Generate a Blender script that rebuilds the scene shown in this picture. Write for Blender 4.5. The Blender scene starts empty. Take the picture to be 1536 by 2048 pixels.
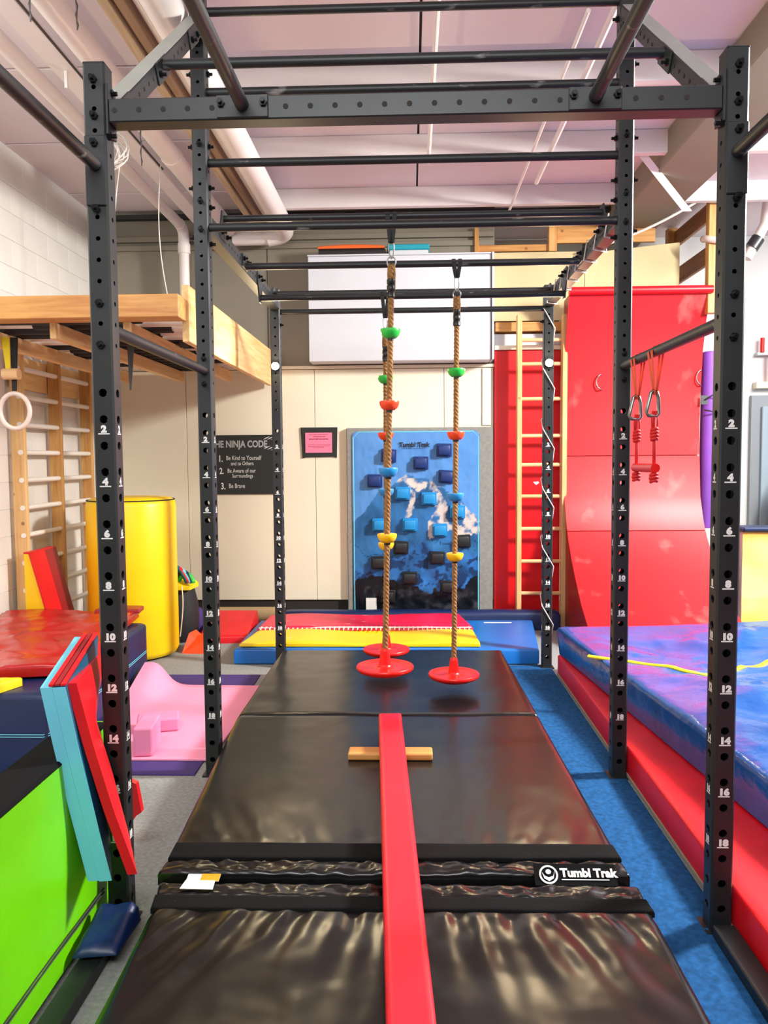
import bpy, bmesh, math, random
from mathutils import Vector, Matrix, noise

# ------------------------------------------------------------------ camera, world, lights, exposure
SC = bpy.context.scene
COL = SC.collection
PI = math.pi
cam_d = bpy.data.cameras.new('camera')
cam = bpy.data.objects.new('camera', cam_d)
COL.objects.link(cam)
cam_d.sensor_fit = 'HORIZONTAL'
cam_d.sensor_width = 36.0
cam_d.lens = 1594.6 / 1536 * 36.0
cam_d.clip_start = 0.02
cam.matrix_world = (Matrix.Translation((-0.0096, -2.5268, 1.5436)) @ Matrix.Rotation(0.03383, 4, 'Z')
                    @ Matrix.Rotation(-0.06507, 4, 'X') @ Matrix.Rotation(0.00772, 4, 'Y') @ Matrix.Rotation(PI / 2, 4, 'X'))
SC.camera = cam

world = bpy.data.worlds.new('world')
SC.world = world
world.use_nodes = True
world.node_tree.nodes['Background'].inputs[0].default_value = (1.0, 0.98, 0.96, 1)
world.node_tree.nodes['Background'].inputs[1].default_value = 0.35

def area(name, loc, size, power, color, target, shape='RECTANGLE'):
    d = bpy.data.lights.new(name, 'AREA')
    d.shape = shape; d.size = size[0]; d.size_y = size[1]
    d.energy = power; d.color = color
    o = bpy.data.objects.new(name, d); COL.objects.link(o)
    o.location = loc
    o.rotation_euler = (Vector(target) - Vector(loc)).to_track_quat('-Z', 'Y').to_euler()
    return o
area('ceiling_lamp_key', (3.8, 1.7, 3.55), (0.45, 0.7), 620, (1.0, 0.98, 0.94), (-0.6, 1.4, 0.3))
area('ceiling_lamp_front', (-0.2, -3.6, 3.5), (2.4, 1.2), 190, (0.97, 1.0, 1.0), (0.0, 3.2, 1.2))
area('fill_light_left', (-2.1, 0.0, 3.7), (0.6, 1.4), 60, (0.97, 1.0, 1.0), (-2.1, 3.6, 1.2))  # unseen fill light added to brighten the left wall
area('fill_light_far_right', (4.4, 3.6, 3.7), (1.0, 1.4), 150, (0.97, 1.0, 1.0), (3.4, 6.0, 1.2))  # unseen fill added to brighten the far right corner
SC.view_settings.view_transform = 'Standard'
SC.view_settings.look = 'None'
SC.view_settings.gamma = 1.0
SC.view_settings.use_curve_mapping = False
SC.view_settings.exposure = -0.2

# ------------------------------------------------------------------ materials
def lin(r, g, b):
    f = lambda c: c / 12.92 if c <= 0.04045 else ((c + 0.055) / 1.055) ** 2.4
    return (f(r / 255), f(g / 255), f(b / 255), 1)
def mat(name, rgb, rough=0.5, metal=0.0, var=None, bump=None, spec=0.5, chalk=None, stretch=(1, 1, 1), emit=0, coat=0):
    """procedural surface: colour variation, fine relief, optional pale scuffs"""
    m = bpy.data.materials.new(name); m.use_nodes = True
    nt = m.node_tree; N = nt.nodes; L = nt.links; b = N['Principled BSDF']
    c = lin(*rgb)
    b.inputs['Base Color'].default_value = c
    b.inputs['Roughness'].default_value = rough
    b.inputs['Metallic'].default_value = metal
    b.inputs['Specular IOR Level'].default_value = spec
    if coat: b.inputs['Coat Weight'].default_value = coat; b.inputs['Coat Roughness'].default_value = 0.15
    tc = N.new('ShaderNodeTexCoord'); mp = N.new('ShaderNodeMapping'); mp.inputs['Scale'].default_value = stretch
    L.new(tc.outputs['Object'], mp.inputs['Vector'])
    def noise_node(s, det=4):
        n = N.new('ShaderNodeTexNoise'); n.inputs['Scale'].default_value = s; n.inputs['Detail'].default_value = det
        L.new(mp.outputs[0], n.inputs['Vector']); return n
    out = None
    if var:
        n = noise_node(var[0]); r = N.new('ShaderNodeMapRange'); r.inputs[1].default_value = .3; r.inputs[2].default_value = .7
        r.inputs[3].default_value = 1 - var[1]; r.inputs[4].default_value = 1 + var[1]
        L.new(n.outputs[0], r.inputs[0])
        mx = N.new('ShaderNodeMix'); mx.data_type = 'RGBA'; mx.blend_type = 'MULTIPLY'; mx.inputs[0].default_value = 1
        mx.inputs[6].default_value = c; L.new(r.outputs[0], mx.inputs[7]); out = mx.outputs[2]
    if chalk:
        n = noise_node(chalk[0], 6); r = N.new('ShaderNodeMapRange'); r.inputs[1].default_value = chalk[1]; r.inputs[2].default_value = chalk[1] + .12
        r.inputs[4].default_value = chalk[2]; L.new(n.outputs[0], r.inputs[0])
        mx = N.new('ShaderNodeMix'); mx.data_type = 'RGBA'; L.new(r.outputs[0], mx.inputs[0])
        if out: L.new(out, mx.inputs[6])
        else: mx.inputs[6].default_value = c
        mx.inputs[7].default_value = chalk[3] if len(chalk) > 3 else (.7, .7, .68, 1); out = mx.outputs[2]
    if out: L.new(out, b.inputs['Base Color'])
    if bump:
        n = noise_node(bump[0], 5); bp = N.new('ShaderNodeBump'); bp.inputs['Strength'].default_value = bump[1]; bp.inputs['Distance'].default_value = bump[2] if len(bump) > 2 else .01
        L.new(n.outputs[0], bp.inputs['Height']); L.new(bp.outputs[0], b.inputs['Normal'])
    if emit:
        b.inputs['Emission Color'].default_value = c; b.inputs['Emission Strength'].default_value = emit
    return m
def wood(name, light, dark, axis=0, rough=0.55):
    m = bpy.data.materials.new(name); m.use_nodes = True
    nt = m.node_tree; N = nt.nodes; L = nt.links; b = N['Principled BSDF']; b.inputs['Roughness'].default_value = rough
    tc = N.new('ShaderNodeTexCoord'); mp = N.new('ShaderNodeMapping')
    s = [14, 14, 14]; s[axis] = 0.9; mp.inputs['Scale'].default_value = s
    L.new(tc.outputs['Object'], mp.inputs['Vector'])
    n = N.new('ShaderNodeTexNoise'); n.inputs['Scale'].default_value = 2.2; n.inputs['Detail'].default_value = 6; n.inputs['Distortion'].default_value = .6
    L.new(mp.outputs[0], n.inputs['Vector'])
    r = N.new('ShaderNodeValToRGB'); r.color_ramp.elements[0].position = .3; r.color_ramp.elements[0].color = lin(*dark)
    r.color_ramp.elements[1].position = .62; r.color_ramp.elements[1].color = lin(*light)
    L.new(n.outputs[0], r.inputs[0])
    k = N.new('ShaderNodeTexVoronoi'); k.inputs['Scale'].default_value = 5.5; L.new(tc.outputs['Object'], k.inputs['Vector'])
    kr = N.new('ShaderNodeMapRange'); kr.inputs[1].default_value = .05; kr.inputs[2].default_value = .1; kr.inputs[3].default_value = .75; kr.inputs[4].default_value = 0
    L.new(k.outputs['Distance'], kr.inputs[0])
    mx = N.new('ShaderNodeMix'); mx.data_type = 'RGBA'; L.new(kr.outputs[0], mx.inputs[0]); L.new(r.outputs[0], mx.inputs[6]); mx.inputs[7].default_value = lin(120, 70, 30)
    L.new(mx.outputs[2], b.inputs['Base Color'])
    bp = N.new('ShaderNodeBump'); bp.inputs['Strength'].default_value = .15; bp.inputs['Distance'].default_value = .004
    L.new(n.outputs[0], bp.inputs['Height']); L.new(bp.outputs[0], b.inputs['Normal'])
    return m
def printed(name, rough=.4):
    """flat print: colours stored per vertex"""
    m = bpy.data.materials.new(name); m.use_nodes = True
    N = m.node_tree.nodes; b = N['Principled BSDF']; b.inputs['Roughness'].default_value = rough; b.inputs['Specular IOR Level'].default_value = .25
    a = N.new('ShaderNodeVertexColor'); a.layer_name = 'print'
    m.node_tree.links.new(a.outputs[0], b.inputs['Base Color']); return m

M = dict(
    steel=mat('black_powder_coat', (27, 31, 33), .45, .0, var=(6, .25), bump=(220, .05, .001), spec=.5),
    pale_strip=mat('pale_grey_strip', (150, 153, 146), .5, var=(5, .06)),
    bar=mat('black_bar_with_chalk', (25, 29, 30), .45, .0, chalk=(7, .64, .35), stretch=(1, 3, 3)),
    bolt=mat('black_bolt_steel', (30, 32, 33), .3, .7),
    white_print=mat('white_marking', (225, 225, 222), .5),
    silver=mat('polished_steel', (142, 142, 140), .3, .9),
    dark_metal=mat('dark_steel', (80, 80, 82), .35, .8),
    carpet_grey=mat('grey_carpet', (150, 151, 147), .95, var=(60, .18), bump=(350, .5, .006), spec=.1),
    carpet_blue=mat('blue_carpet', (34, 84, 134), .95, var=(45, .3), bump=(300, .6, .008), spec=.1),
    block=mat('white_block_paint', (226, 222, 214), .6, var=(2, .04), bump=(90, .12, .003)),
    mortar=mat('white_joint_paint', (226, 222, 214), .6),
    cream=mat('cream_wall_panel', (236, 229, 204), .55, var=(1.2, .04)),
    taupe=mat('taupe_flat', (132, 124, 108), .65, var=(1.5, .06)),
    white=mat('white_paint', (204, 207, 212), .5, var=(2, .03)),
    white_wall=mat('white_wall_paint', (240, 240, 236), .6),
    ceiling=mat('ceiling_panel_white', (234, 222, 226), .7, var=(.8, .05), bump=(14, .08, .01)),
    purlin=mat('painted_purlin', (242, 236, 232), .55, var=(2, .05)),
    duct=mat('white_pipe_paint', (240, 232, 226), .4, var=(3, .03)),
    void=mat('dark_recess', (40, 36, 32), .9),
    pine=wood('pine_lumber', (208, 152, 82), (182, 118, 56), 0),
    pine_y=wood('pine_lumber_lengthwise', (238, 202, 142), (220, 172, 104), 1),
    pine_z=wood('pine_upright', (214, 164, 96), (186, 126, 62), 2),
    pale_z=wood('pale_pine_upright', (226, 188, 130), (206, 158, 96), 2),
    weathered=wood('weathered_timber', (206, 184, 150), (172, 146, 110), 1),
    weathered_dark=wood('weathered_dark_timber', (160, 128, 98), (128, 98, 72), 1),
    brown=wood('brown_board', (176, 116, 64), (140, 84, 42), 1),
    ply=mat('pale_plywood', (200, 182, 136), .6, var=(2.5, .08), stretch=(1, 1, .3)),
    rung_white=mat('white_pvc_rung', (236, 230, 220), .35),
    rung_wood=wood('pale_rung', (232, 190, 140), (214, 164, 108), 0),
    foam_black=mat('black_foam_sleeve', (26, 27, 28), .7, bump=(120, .2, .003)),
    black_vinyl=mat('black_vinyl', (16, 16, 16), .25, var=(2.2, .35), bump=(13, .10, .005), spec=.5),
    velcro=mat('black_hook_loop', (16, 16, 17), .95, bump=(260, .6, .004), spec=.15, chalk=(160, .72, .5)),
    red_vinyl=mat('red_vinyl', (214, 16, 30), .38, var=(5, .12), bump=(14, .1, .006)),
    red_gloss=mat('glossy_dark_red_vinyl', (176, 22, 24), .24, var=(3, .15), bump=(10, .12, .006)),
    red_beam=mat('red_beam_vinyl', (226, 22, 46), .4, var=(6, .16), bump=(24, .06, .004)),
    red_dark=mat('darker_red', (150, 26, 32), .4, var=(3, .12), bump=(14, .1, .006)),
    red_wood=mat('red_painted_plywood', (226, 22, 30), .42, var=(3, .1), bump=(40, .05, .003), chalk=(3.6, .60, .55, lin(240, 120, 112)), stretch=(1, 1, .6)),
    red_panel=mat('red_painted_panel', (214, 6, 16), .4, var=(4, .06)),
    red_plastic=mat('red_plastic', (232, 22, 18), .32),
    blue_vinyl=mat('royal_blue_vinyl', (12, 78, 152), .2, var=(3, .15), bump=(6, .45, .03), spec=.6),
    blue_top=mat('blue_mat_vinyl', (20, 104, 184), .35, var=(3, .12), bump=(9, .12, .01)),
    navy=mat('navy_vinyl', (8, 32, 78), .42, var=(3, .15), bump=(12, .1, .006)),
    sky_vinyl=mat('light_blue_vinyl', (112, 204, 226), .35, var=(3, .06), bump=(9, .06, .006)),
    teal_vinyl=mat('teal_blue_vinyl', (10, 88, 120), .35, var=(3, .1), bump=(9, .06, .006)),
    lime=mat('lime_vinyl', (104, 198, 0), .35, var=(2.5, .1), bump=(8, .1, .01), spec=.5),
    yellow_vinyl=mat('yellow_vinyl', (250, 206, 8), .4, var=(2, .07), bump=(9, .06, .006)),
    pink=mat('pink_foam', (246, 150, 182), .7, var=(3, .05)),
    pink_block=mat('pink_block_foam', (240, 138, 178), .7, bump=(150, .1, .002)),
    purple_mat=mat('purple_foam_mat', (62, 42, 108), .8),
    purple=mat('purple_foam_tube', (124, 66, 168), .6, var=(3, .12)),
    orange=mat('orange_fabric', (246, 72, 14), .6),
    hot_pink=mat('hot_pink_vinyl', (226, 26, 70), .4, var=(3, .1), chalk=(9, .66, .9, lin(245, 225, 222)), stretch=(.7, 2.2, 1)),
    yellow_mat=mat('yellow_printed_vinyl', (250, 206, 10), .4, chalk=(9, .68, .8, lin(250, 240, 215)), stretch=(.7, 2.2, 1)),
    rope=mat('tan_rope_fibre', (146, 104, 58), .85, var=(60, .3), bump=(240, .5, .003)),
    rope_red=mat('red_cord', (206, 22, 24), .6),
    strap_black=mat('black_webbing', (22, 22, 22), .7),
    strap_orange=mat('orange_webbing', (226, 74, 30), .6),
    strap_grey=mat('grey_webbing', (70, 68, 66), .7),
    shrink=mat('black_shrink_sleeve', (20, 20, 20), .35),
    green_plastic=mat('green_plastic', (44, 190, 66), .35),
    coral_plastic=mat('orange_red_plastic', (240, 72, 30), .35),
    blue_plastic=mat('blue_plastic', (34, 138, 204), .35),
    yellow_plastic=mat('yellow_plastic', (250, 196, 16), .35),
    chalkboard=mat('black_board', (30, 35, 33), .6, var=(3, .12)),
    chalk_grey=mat('grey_chalk', (168, 172, 170), .8),
    chalk_white=mat('white_chalk', (224, 226, 222), .8),
    paper_pink=mat('pink_paper', (246, 128, 158), .7),
    ink=mat('dark_ink', (150, 50, 84), .7),
    ink_black=mat('black_ink', (14, 20, 34), .6),
    backing=mat('grey_carpet_backing', (140, 140, 134), .95, var=(40, .12), bump=(200, .4, .004)),
    hold_navy=mat('navy_hold_pad', (10, 44, 108), .45),
    hold_blue=mat('bright_blue_hold_pad', (20, 136, 200), .45),
    hold_black=mat('black_hold_pad', (24, 26, 28), .45),
    label_white=mat('white_label', (232, 230, 224), .6),
    label_orange=mat('orange_label', (240, 150, 20), .6),
    case_black=mat('black_case_plastic', (34, 34, 34), .45),
    case_orange=mat('orange_case_plastic', (232, 104, 40), .45),
    case_teal=mat('teal_case_plastic', (16, 150, 168), .45),
    ring=mat('clear_white_ring', (226, 208, 196), .25, spec=.6),
    grey_door=mat('grey_door_frame', (150, 156, 160), .5),
    door_glass=mat('pale_door_glass', (172, 190, 200), .15),
    trim_dark=mat('dark_trim', (34, 34, 32), .7),
    wire=mat('white_wire', (228, 222, 214), .5),
    wire_dark=mat('dark_wire', (60, 52, 50), .5),
    lamp=mat('lamp_lens', (255, 230, 184), .3, emit=1700),
    foam_edge=mat('beige_foam_edge', (150, 146, 128), .8),
    tan=mat('tan_roll', (176, 150, 108), .7),
    yellow_strap=mat('yellow_strap', (240, 214, 20), .5),
    bag=mat('black_bag_cloth', (26, 26, 30), .7, bump=(30, .3, .01)),
    bag_yellow=mat('yellow_bag_cloth', (236, 206, 10), .6),
    print_mountain=printed('mountain_print', .33),
    print_tiedye=printed('tie_dye_print', .55),
)

# ------------------------------------------------------------------ mesh helpers (everything is laid out in metres in room coordinates)
class MB:
    def __init__(s): s.bm = bmesh.new()
    def box(s, x0, x1, y0, y1, z0, z1, bev=0.0, mtx=None, seg=1):
        r = bmesh.ops.create_cube(s.bm, size=1.0)
        vs = r['verts']
        for v in vs: v.co = Vector(((x0 + x1) / 2 + v.co.x * (x1 - x0), (y0 + y1) / 2 + v.co.y * (y1 - y0), (z0 + z1) / 2 + v.co.z * (z1 - z0)))
        if bev:
            es = list({e for v in vs for e in v.link_edges})
            r = bmesh.ops.bevel(s.bm, geom=es, offset=bev, segments=seg, affect='EDGES', profile=.5)
            vs = list({v for f in r['faces'] for v in f.verts} | {v for v in vs if v.is_valid})
        if mtx:
            for v in vs: v.co = mtx @ v.co
        return s
    def tube(s, pts, r, n=8, closed=False, caps=True):
        pts = [Vector(p) for p in pts]; m = len(pts)
        rr = r if isinstance(r, (list, tuple)) else [r] * m
        rings = []; up = None
        for i, p in enumerate(pts):
            if closed: t = pts[(i + 1) % m] - pts[i - 1]
            else: t = pts[min(i + 1, m - 1)] - pts[max(i - 1, 0)]
            t.normalize()
            if up is None:
                up = Vector((0, 0, 1)) if abs(t.z) < .9 else Vector((1, 0, 0))
            a = t.cross(up).normalized(); up = a.cross(t).normalized()
            rings.append([s.bm.verts.new(p + (a * math.cos(2 * PI * k / n) + up * math.sin(2 * PI * k / n)) * rr[i]) for k in range(n)])
        for i in range(m if closed else m - 1):
            A = rings[i]; B = rings[(i + 1) % m]
            for k in range(n): s.bm.faces.new((A[k], A[(k + 1) % n], B[(k + 1) % n], B[k]))
        if caps and not closed:
            s.bm.faces.new(rings[0][::-1]); s.bm.faces.new(rings[-1])
        return s
    def cyl(s, a, b, r, n=16): return s.tube([a, b], r, n)
    def lathe(s, prof, c=(0, 0, 0), n=32, axis='Z', ribs=0, rib=0):
        rings = []
        for (r, z) in prof:
            ring = []
            for k in range(n):
                t = 2 * PI * k / n
                p = Vector((r * math.cos(t), r * math.sin(t), z))
                if axis == 'Y': p = Vector((p.x, p.z, p.y))
                ring.append(s.bm.verts.new(Vector(c) + p))
            rings.append(ring)
        for i in range(len(rings) - 1):
            for k in range(n):
                s.bm.faces.new((rings[i][k], rings[i][(k + 1) % n], rings[i + 1][(k + 1) % n], rings[i + 1][k]))
        s.bm.faces.new(rings[0][::-1]); s.bm.faces.new(rings[-1])
        return s
    def poly(s, pts): s.bm.faces.new([s.bm.verts.new(Vector(p)) for p in pts]); return s
    def prism(s, pts, d):
        """closed polygon pts swept by vector d"""
        d = Vector(d); a = [s.bm.verts.new(Vector(p)) for p in pts]; b = [s.bm.verts.new(Vector(p) + d) for p in pts]
        s.bm.faces.new(a[::-1]); s.bm.faces.new(b)
        for i in range(len(a)): j = (i + 1) % len(a); s.bm.faces.new((a[i], a[j], b[j], b[i]))
        return s
    def pad(s, q, z0, z1, r=.02, disp=None, nx=30, ny=30, fn=None):
        """stuffed mat on a quad of floor points q (near left, near right, far right, far left), edges rounded by r"""
        q = [Vector((p[0], p[1])) for p in q]
        def prm(L, n):
            e = r / L
            a = [(0, 1), (0, .999), (e * .29, .29), (e, 0)]
            return a + [(e + (1 - 2 * e) * k / n, 0) for k in range(1, n)] + [(1 - b[0], b[1]) for b in reversed(a)]
        U = prm(max(.05, (q[1] - q[0]).length), nx); V = prm(max(.05, (q[3] - q[0]).length), ny)
        g = []
        for (v, dv) in V:
            row = []
            for (u, du) in U:
                p = (q[0] * (1 - u) + q[1] * u) * (1 - v) + (q[3] * (1 - u) + q[2] * u) * v
                if du == 1 or dv == 1: z = z0
                else:
                    k = min(1, math.hypot(du, dv)); z = z1 - r * k
                    if disp: z += disp(p.x, p.y, u, v) * (1 - k)
                P = Vector((p.x, p.y, z))
                row.append(s.bm.verts.new(fn(P) if fn else P))
            g.append(row)
        for j in range(len(V) - 1):
            for i in range(len(U) - 1):
                s.bm.faces.new((g[j][i], g[j][i + 1], g[j + 1][i + 1], g[j + 1][i]))
        s.bm.faces.new((g[0][0], g[-1][0], g[-1][-1], g[0][-1]))
        bmesh.ops.remove_doubles(s.bm, verts=s.bm.verts[:], dist=1e-6)
        bmesh.ops.dissolve_degenerate(s.bm, dist=1e-6, edges=s.bm.edges[:])
        return s
    def text(s, body, size, o, right=(1, 0, 0), up=(0, 0, 1), bold=0.0, align='CENTER', shear=0.0):
        c = bpy.data.curves.new('t', 'FONT'); c.body = body; c.size = size; c.align_x = align; c.offset = bold; c.shear = shear; c.resolution_u = 3
        ob = bpy.data.objects.new('t', c); COL.objects.link(ob)
        dg = bpy.context.evaluated_depsgraph_get(); me = bpy.data.meshes.new_from_object(ob.evaluated_get(dg))
        R = Vector(right); U = Vector(up); O = Vector(o); vs = [s.bm.verts.new(O + R * v.co.x + U * v.co.y) for v in me.vertices]
        for p in me.polygons:
            try: s.bm.faces.new([vs[i] for i in p.vertices])
            except ValueError: pass
        bpy.data.objects.remove(ob); bpy.data.curves.remove(c); bpy.data.meshes.remove(me)
        return s

WLOC = {}
def tag(o, label=None, cat=None, group=None, kind=None):
    if label: o['label'] = label
    if cat: o['category'] = cat
    if group: o['group'] = group
    if kind: o['kind'] = kind
    return o
def thing(name, loc, label, cat, group=None):
    o = bpy.data.objects.new(name, None); COL.objects.link(o); o.location = loc; o.empty_display_size = .1
    WLOC[o] = Vector(loc); return tag(o, label, cat, group)
def obj(name, mb, m, parent=None, smooth=False, label=None, cat=None, group=None, kind=None, origin=None):
    bm = mb.bm
    bmesh.ops.recalc_face_normals(bm, faces=bm.faces[:])
    if parent is not None and origin is None:
        base = WLOC[parent]; loc = Vector((0, 0, 0))
    else:
        if origin is None:
            xs = [v.co for v in bm.verts]
            origin = Vector(((min(p.x for p in xs) + max(p.x for p in xs)) / 2, (min(p.y for p in xs) + max(p.y for p in xs)) / 2, min(p.z for p in xs)))
        base = Vector(origin); loc = base - (WLOC[parent] if parent is not None else Vector((0, 0, 0)))
    bmesh.ops.translate(bm, verts=bm.verts[:], vec=-base)
    me = bpy.data.meshes.new(name); bm.to_mesh(me); bm.free()
    ms = m if isinstance(m, (list, tuple)) else [m]
    for k in ms: me.materials.append(M[k] if isinstance(k, str) else k)
    if smooth:
        me.polygons.foreach_set('use_smooth', [True] * len(me.polygons))
        if smooth != 'all': me.set_sharp_from_angle(angle=math.radians(smooth if smooth is not True else 38))
    o = bpy.data.objects.new(name, me); COL.objects.link(o); o.location = loc
    if parent is not None: o.parent = parent
    WLOC[o] = base
    return tag(o, label, cat, group, kind)
def copy_part(o, parent, offset=(0, 0, 0)):
    c = o.copy(); COL.objects.link(c); c.parent = parent; c.location = Vector(o.location) + Vector(offset); return c
def B(*a, **k): return MB().box(*a, **k)
def T(*a, **k): return MB().tube(*a, **k)
def fbm(x, y, s=1.0, seed=0): return noise.fractal(Vector((x * s + seed, y * s - seed, seed * .7)), 1.0, 2.0, 4)
def bez(p0, p1, p2, p3, n=16):
    P = [Vector(p) for p in (p0, p1, p2, p3)]
    return [P[0] * (1 - t) ** 3 + P[1] * 3 * t * (1 - t) ** 2 + P[2] * 3 * t * t * (1 - t) + P[3] * t ** 3 for t in [k / n for k in range(n + 1)]]

# ------------------------------------------------------------------ the room
WX0, WX1, CZ = -2.98, 7.5, 3.88
obj('floor', B(WX0, WX1, -7.0, 6.2, -.1, 0), 'carpet_grey', kind='structure')
wl = obj('wall_left', B(WX0 - .2, WX0, -7.0, 5.2, 0, CZ), 'mortar', kind='structure', origin=(WX0, 0, 0))
bm0 = B(0, .004, -.1988, .1988, -.0988, .0988, bev=.002)
first = None
for r in range(19):
    for k in range(15):
        y = -.55 + k * .4 + (.2 if r % 2 else 0); z = .1 + r * .2
        if y > 4.95: continue
        if first is None: first = obj('block', bm0, 'block', wl, origin=(0, 0, 0)); first.location = Vector((.0, y, z)); continue
        c = first.copy(); COL.objects.link(c); c.parent = wl; c.location = (.0, y, z)
obj('wall_right', B(WX1, WX1 + .1, -7.0, 6.2, 0, CZ), 'white_wall', kind='structure')
obj('wall_behind', B(WX0, WX1, -7.1, -7.0, 0, CZ), 'taupe', kind='structure')
obj('wall_far', B(.7, WX1, 6.2, 6.3, 0, CZ), 'white_wall', kind='structure')
wb = obj('wall_back', B(WX0, .78, 5.06, 5.2, 0, CZ), 'taupe', kind='structure', origin=(0, 5.06, 0))
for (a, b) in ((-2.97, -2.132), (-2.128, -.912), (-.908, .303), (.307, .765)):
    obj('wall_panel', B(a, b, 5.0, 5.055, .215, 2.395, bev=.003), 'cream', wb)
obj('top_trim', B(-2.97, .78, 4.985, 5.055, 2.40, 2.43, bev=.004), 'cream', wb)
obj('edge_trim', B(.66, .74, 4.985, 5.0, 1.86, 2.39, bev=.003), 'white', wb)
for (a, b) in ((-2.97, -1.35), (-1.34, .77)):
    obj('upper_panel', B(a, b, 5.04, 5.058, 2.435, 3.52, bev=.003), 'taupe', wb)  # upper wall in a flat tone darker than the cream panels
for z in (3.52, 3.60): obj('wall_rail', B(-2.97, .77, 5.02, 5.058, z, z + .05, bev=.004), 'taupe', wb)
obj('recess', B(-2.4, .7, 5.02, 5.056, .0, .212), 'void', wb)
obj('trim_1', B(WX0, 1.9, 4.98, 5.04, 3.80, 3.84), 'trim_dark', kind='structure')
# ceiling: insulated panels between purlins, each panel a piece
ce = obj('ceiling', B(WX0, WX1, -7.0, 6.2, CZ + .02, CZ + .12), 'trim_dark', kind='structure', origin=(0, 0, CZ))
xs = [WX0, -2.1, -.0, .05, 2.2, WX1]
ys = [-7.0, -1.2, 0, 1.2, 2.3, 3.4, 4.5, 6.2]
for j in range(len(ys) - 1):
    for (a, b) in ((WX0, -2.12), (-2.1, .05), (.065, 2.2), (2.215, WX1)):
        obj('ceiling_panel', B(a, b, ys[j] + .01, ys[j + 1] - .01, CZ, CZ + .03, bev=.004), 'ceiling', ce)
for y in ys[1:-1]:
    obj('purlin', B(-1.45, WX1, y - .035, y + .035, CZ - .165, CZ, bev=.006), 'purlin', ce)
obj('girder', B(1.83, 2.27, 1.4, 6.2, 3.65, CZ, bev=.01), 'taupe', ce)
obj('conduit', T([(.86, 1.5, 3.7), (.86, 4.6, 3.7)], .012), 'duct', ce)
obj('conduit', T([(.985, 1.2, 3.7), (.985, 3.9, 3.7)], .018), 'duct', ce)
obj('conduit', T([(.13, 1.3, 3.69), (.13, 3.4, 3.69)], .014), 'duct', ce)
obj('brace', MB().prism([(1.63, 3.44, 3.74), (1.70, 3.44, 3.74), (2.19, 3.9, 3.46), (2.12, 3.9, 3.46)], (0, .012, .012)), 'purlin', ce)

# pipes and timber under the ceiling on the left
p = thing('drain_pipe', (-2.07, 3.0, 3.6), 'thin white pipe running along the left wall and turning down in the far corner', 'pipe')
obj('pipe', T([(-2.07, -.6, 3.67), (-2.07, 4.72, 3.67)] , .045, 14), 'duct', p, True)
obj('elbow', T(bez((-2.07, 4.70, 3.67), (-2.07, 4.84, 3.67), (-2.07, 4.84, 3.62), (-2.07, 4.84, 3.5), 8), .05, 14), 'duct', p, True)
obj('collar', T([(-2.07, 4.84, 3.44), (-2.07, 4.84, 3.53)], .056, 14), 'duct', p, True)
obj('downpipe', T([(-2.07, 4.84, 2.62), (-2.07, 4.84, 3.5)], .045, 14), 'duct', p, True)
p = thing('ceiling_duct', (-1.72, 3.0, 3.7), 'long white round duct under the ceiling between drain pipe and timber', 'pipe')
obj('pipe', T([(-1.634, -.6, 3.63), (-1.634, 4.75, 3.63)], .066, 18), 'duct', p, True)
obj('joint', T([(-1.634, 3.0, 3.63), (-1.634, 3.09, 3.63)], .072, 18), 'duct', p, True)
p = thing('ceiling_duct', (-1.12, 3.0, 3.6), 'thick white pipe right of the ceiling timber with elbow at its far end', 'pipe')
obj('pipe', T([(-1.125, -.6, 3.62), (-1.125, 4.62, 3.62)], .086, 20), 'duct', p, True)
obj('elbow', T(bez((-1.125, 4.6, 3.62), (-1.125, 4.84, 3.62), (-1.14, 4.86, 3.60), (-1.3, 4.86, 3.58), 8), .083, 18), 'duct', p, True)
obj('cross_pipe', T([(-1.28, 4.86, 3.58), (-1.62, 4.86, 3.58)], .07, 16), 'duct', p, True)
p = thing('ceiling_timber', (-1.37, 3.0, 3.66), 'pair of timber strips with a white conduit under the ceiling', 'timber')
obj('strip', B(-1.415, -1.365, -.6, 4.9, 3.62, 3.708, bev=.003), 'weathered', p)
obj('strip', B(-1.345, -1.295, -.6, 4.9, 3.63, 3.708, bev=.003), 'weathered_dark', p, label='darker brown strip')
obj('conduit', T([(-1.262, -.6, 3.68), (-1.262, 4.9, 3.68)], .022, 10), 'duct', p, True)
p = thing('cable_tray', (-1.9, 2.5, 3.66), 'beige strut channel with a dark cable beside the drain pipe', 'channel')
obj('channel', B(-1.945, -1.82, -.6, 4.7, 3.67, 3.705, bev=.004), 'purlin', p)
obj('cable', T([(-1.79, .3, 3.69), (-1.80, 1.2, 3.66), (-1.79, 2.0, 3.64), (-1.81, 3.4, 3.68)], .007, 6), 'wire_dark', p)
obj('hanger_rod', B(-1.882, -1.866, 1.895, 1.91, 3.58, 3.67), 'duct', p)
mb = MB(); rnd = random.Random(4)
for k in range(9):
    cx, cz, rr = -1.93 + rnd.uniform(-.02, .02), 3.53 + rnd.uniform(-.03, .03), rnd.uniform(.07, .12)
    mb.tube([(cx + rr * math.cos(t * PI / 8 + k), 2.62 + .02 * math.sin(t + k) + k * .006, cz + rr * .9 * math.sin(t * PI / 8 + k)) for t in range(16)], .005, 5, closed=True)
mb.tube(bez((-1.93, 2.62, 3.60), (-1.93, 2.62, 3.63), (-1.9, 2.6, 3.64), (-1.9, 2.6, 3.668)), .005, 5)
tag(obj('cable_coil', mb, 'wire', smooth='all'), 'tangled coil of pale cable hanging beside the upper left rig post', 'cable')
mb = T(bez((-1.9, 2.9, 3.78), (-2.0, 2.9, 3.3), (-2.02, 2.9, 3.1), (-1.98, 2.9, 2.47)), .004, 5)
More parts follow.
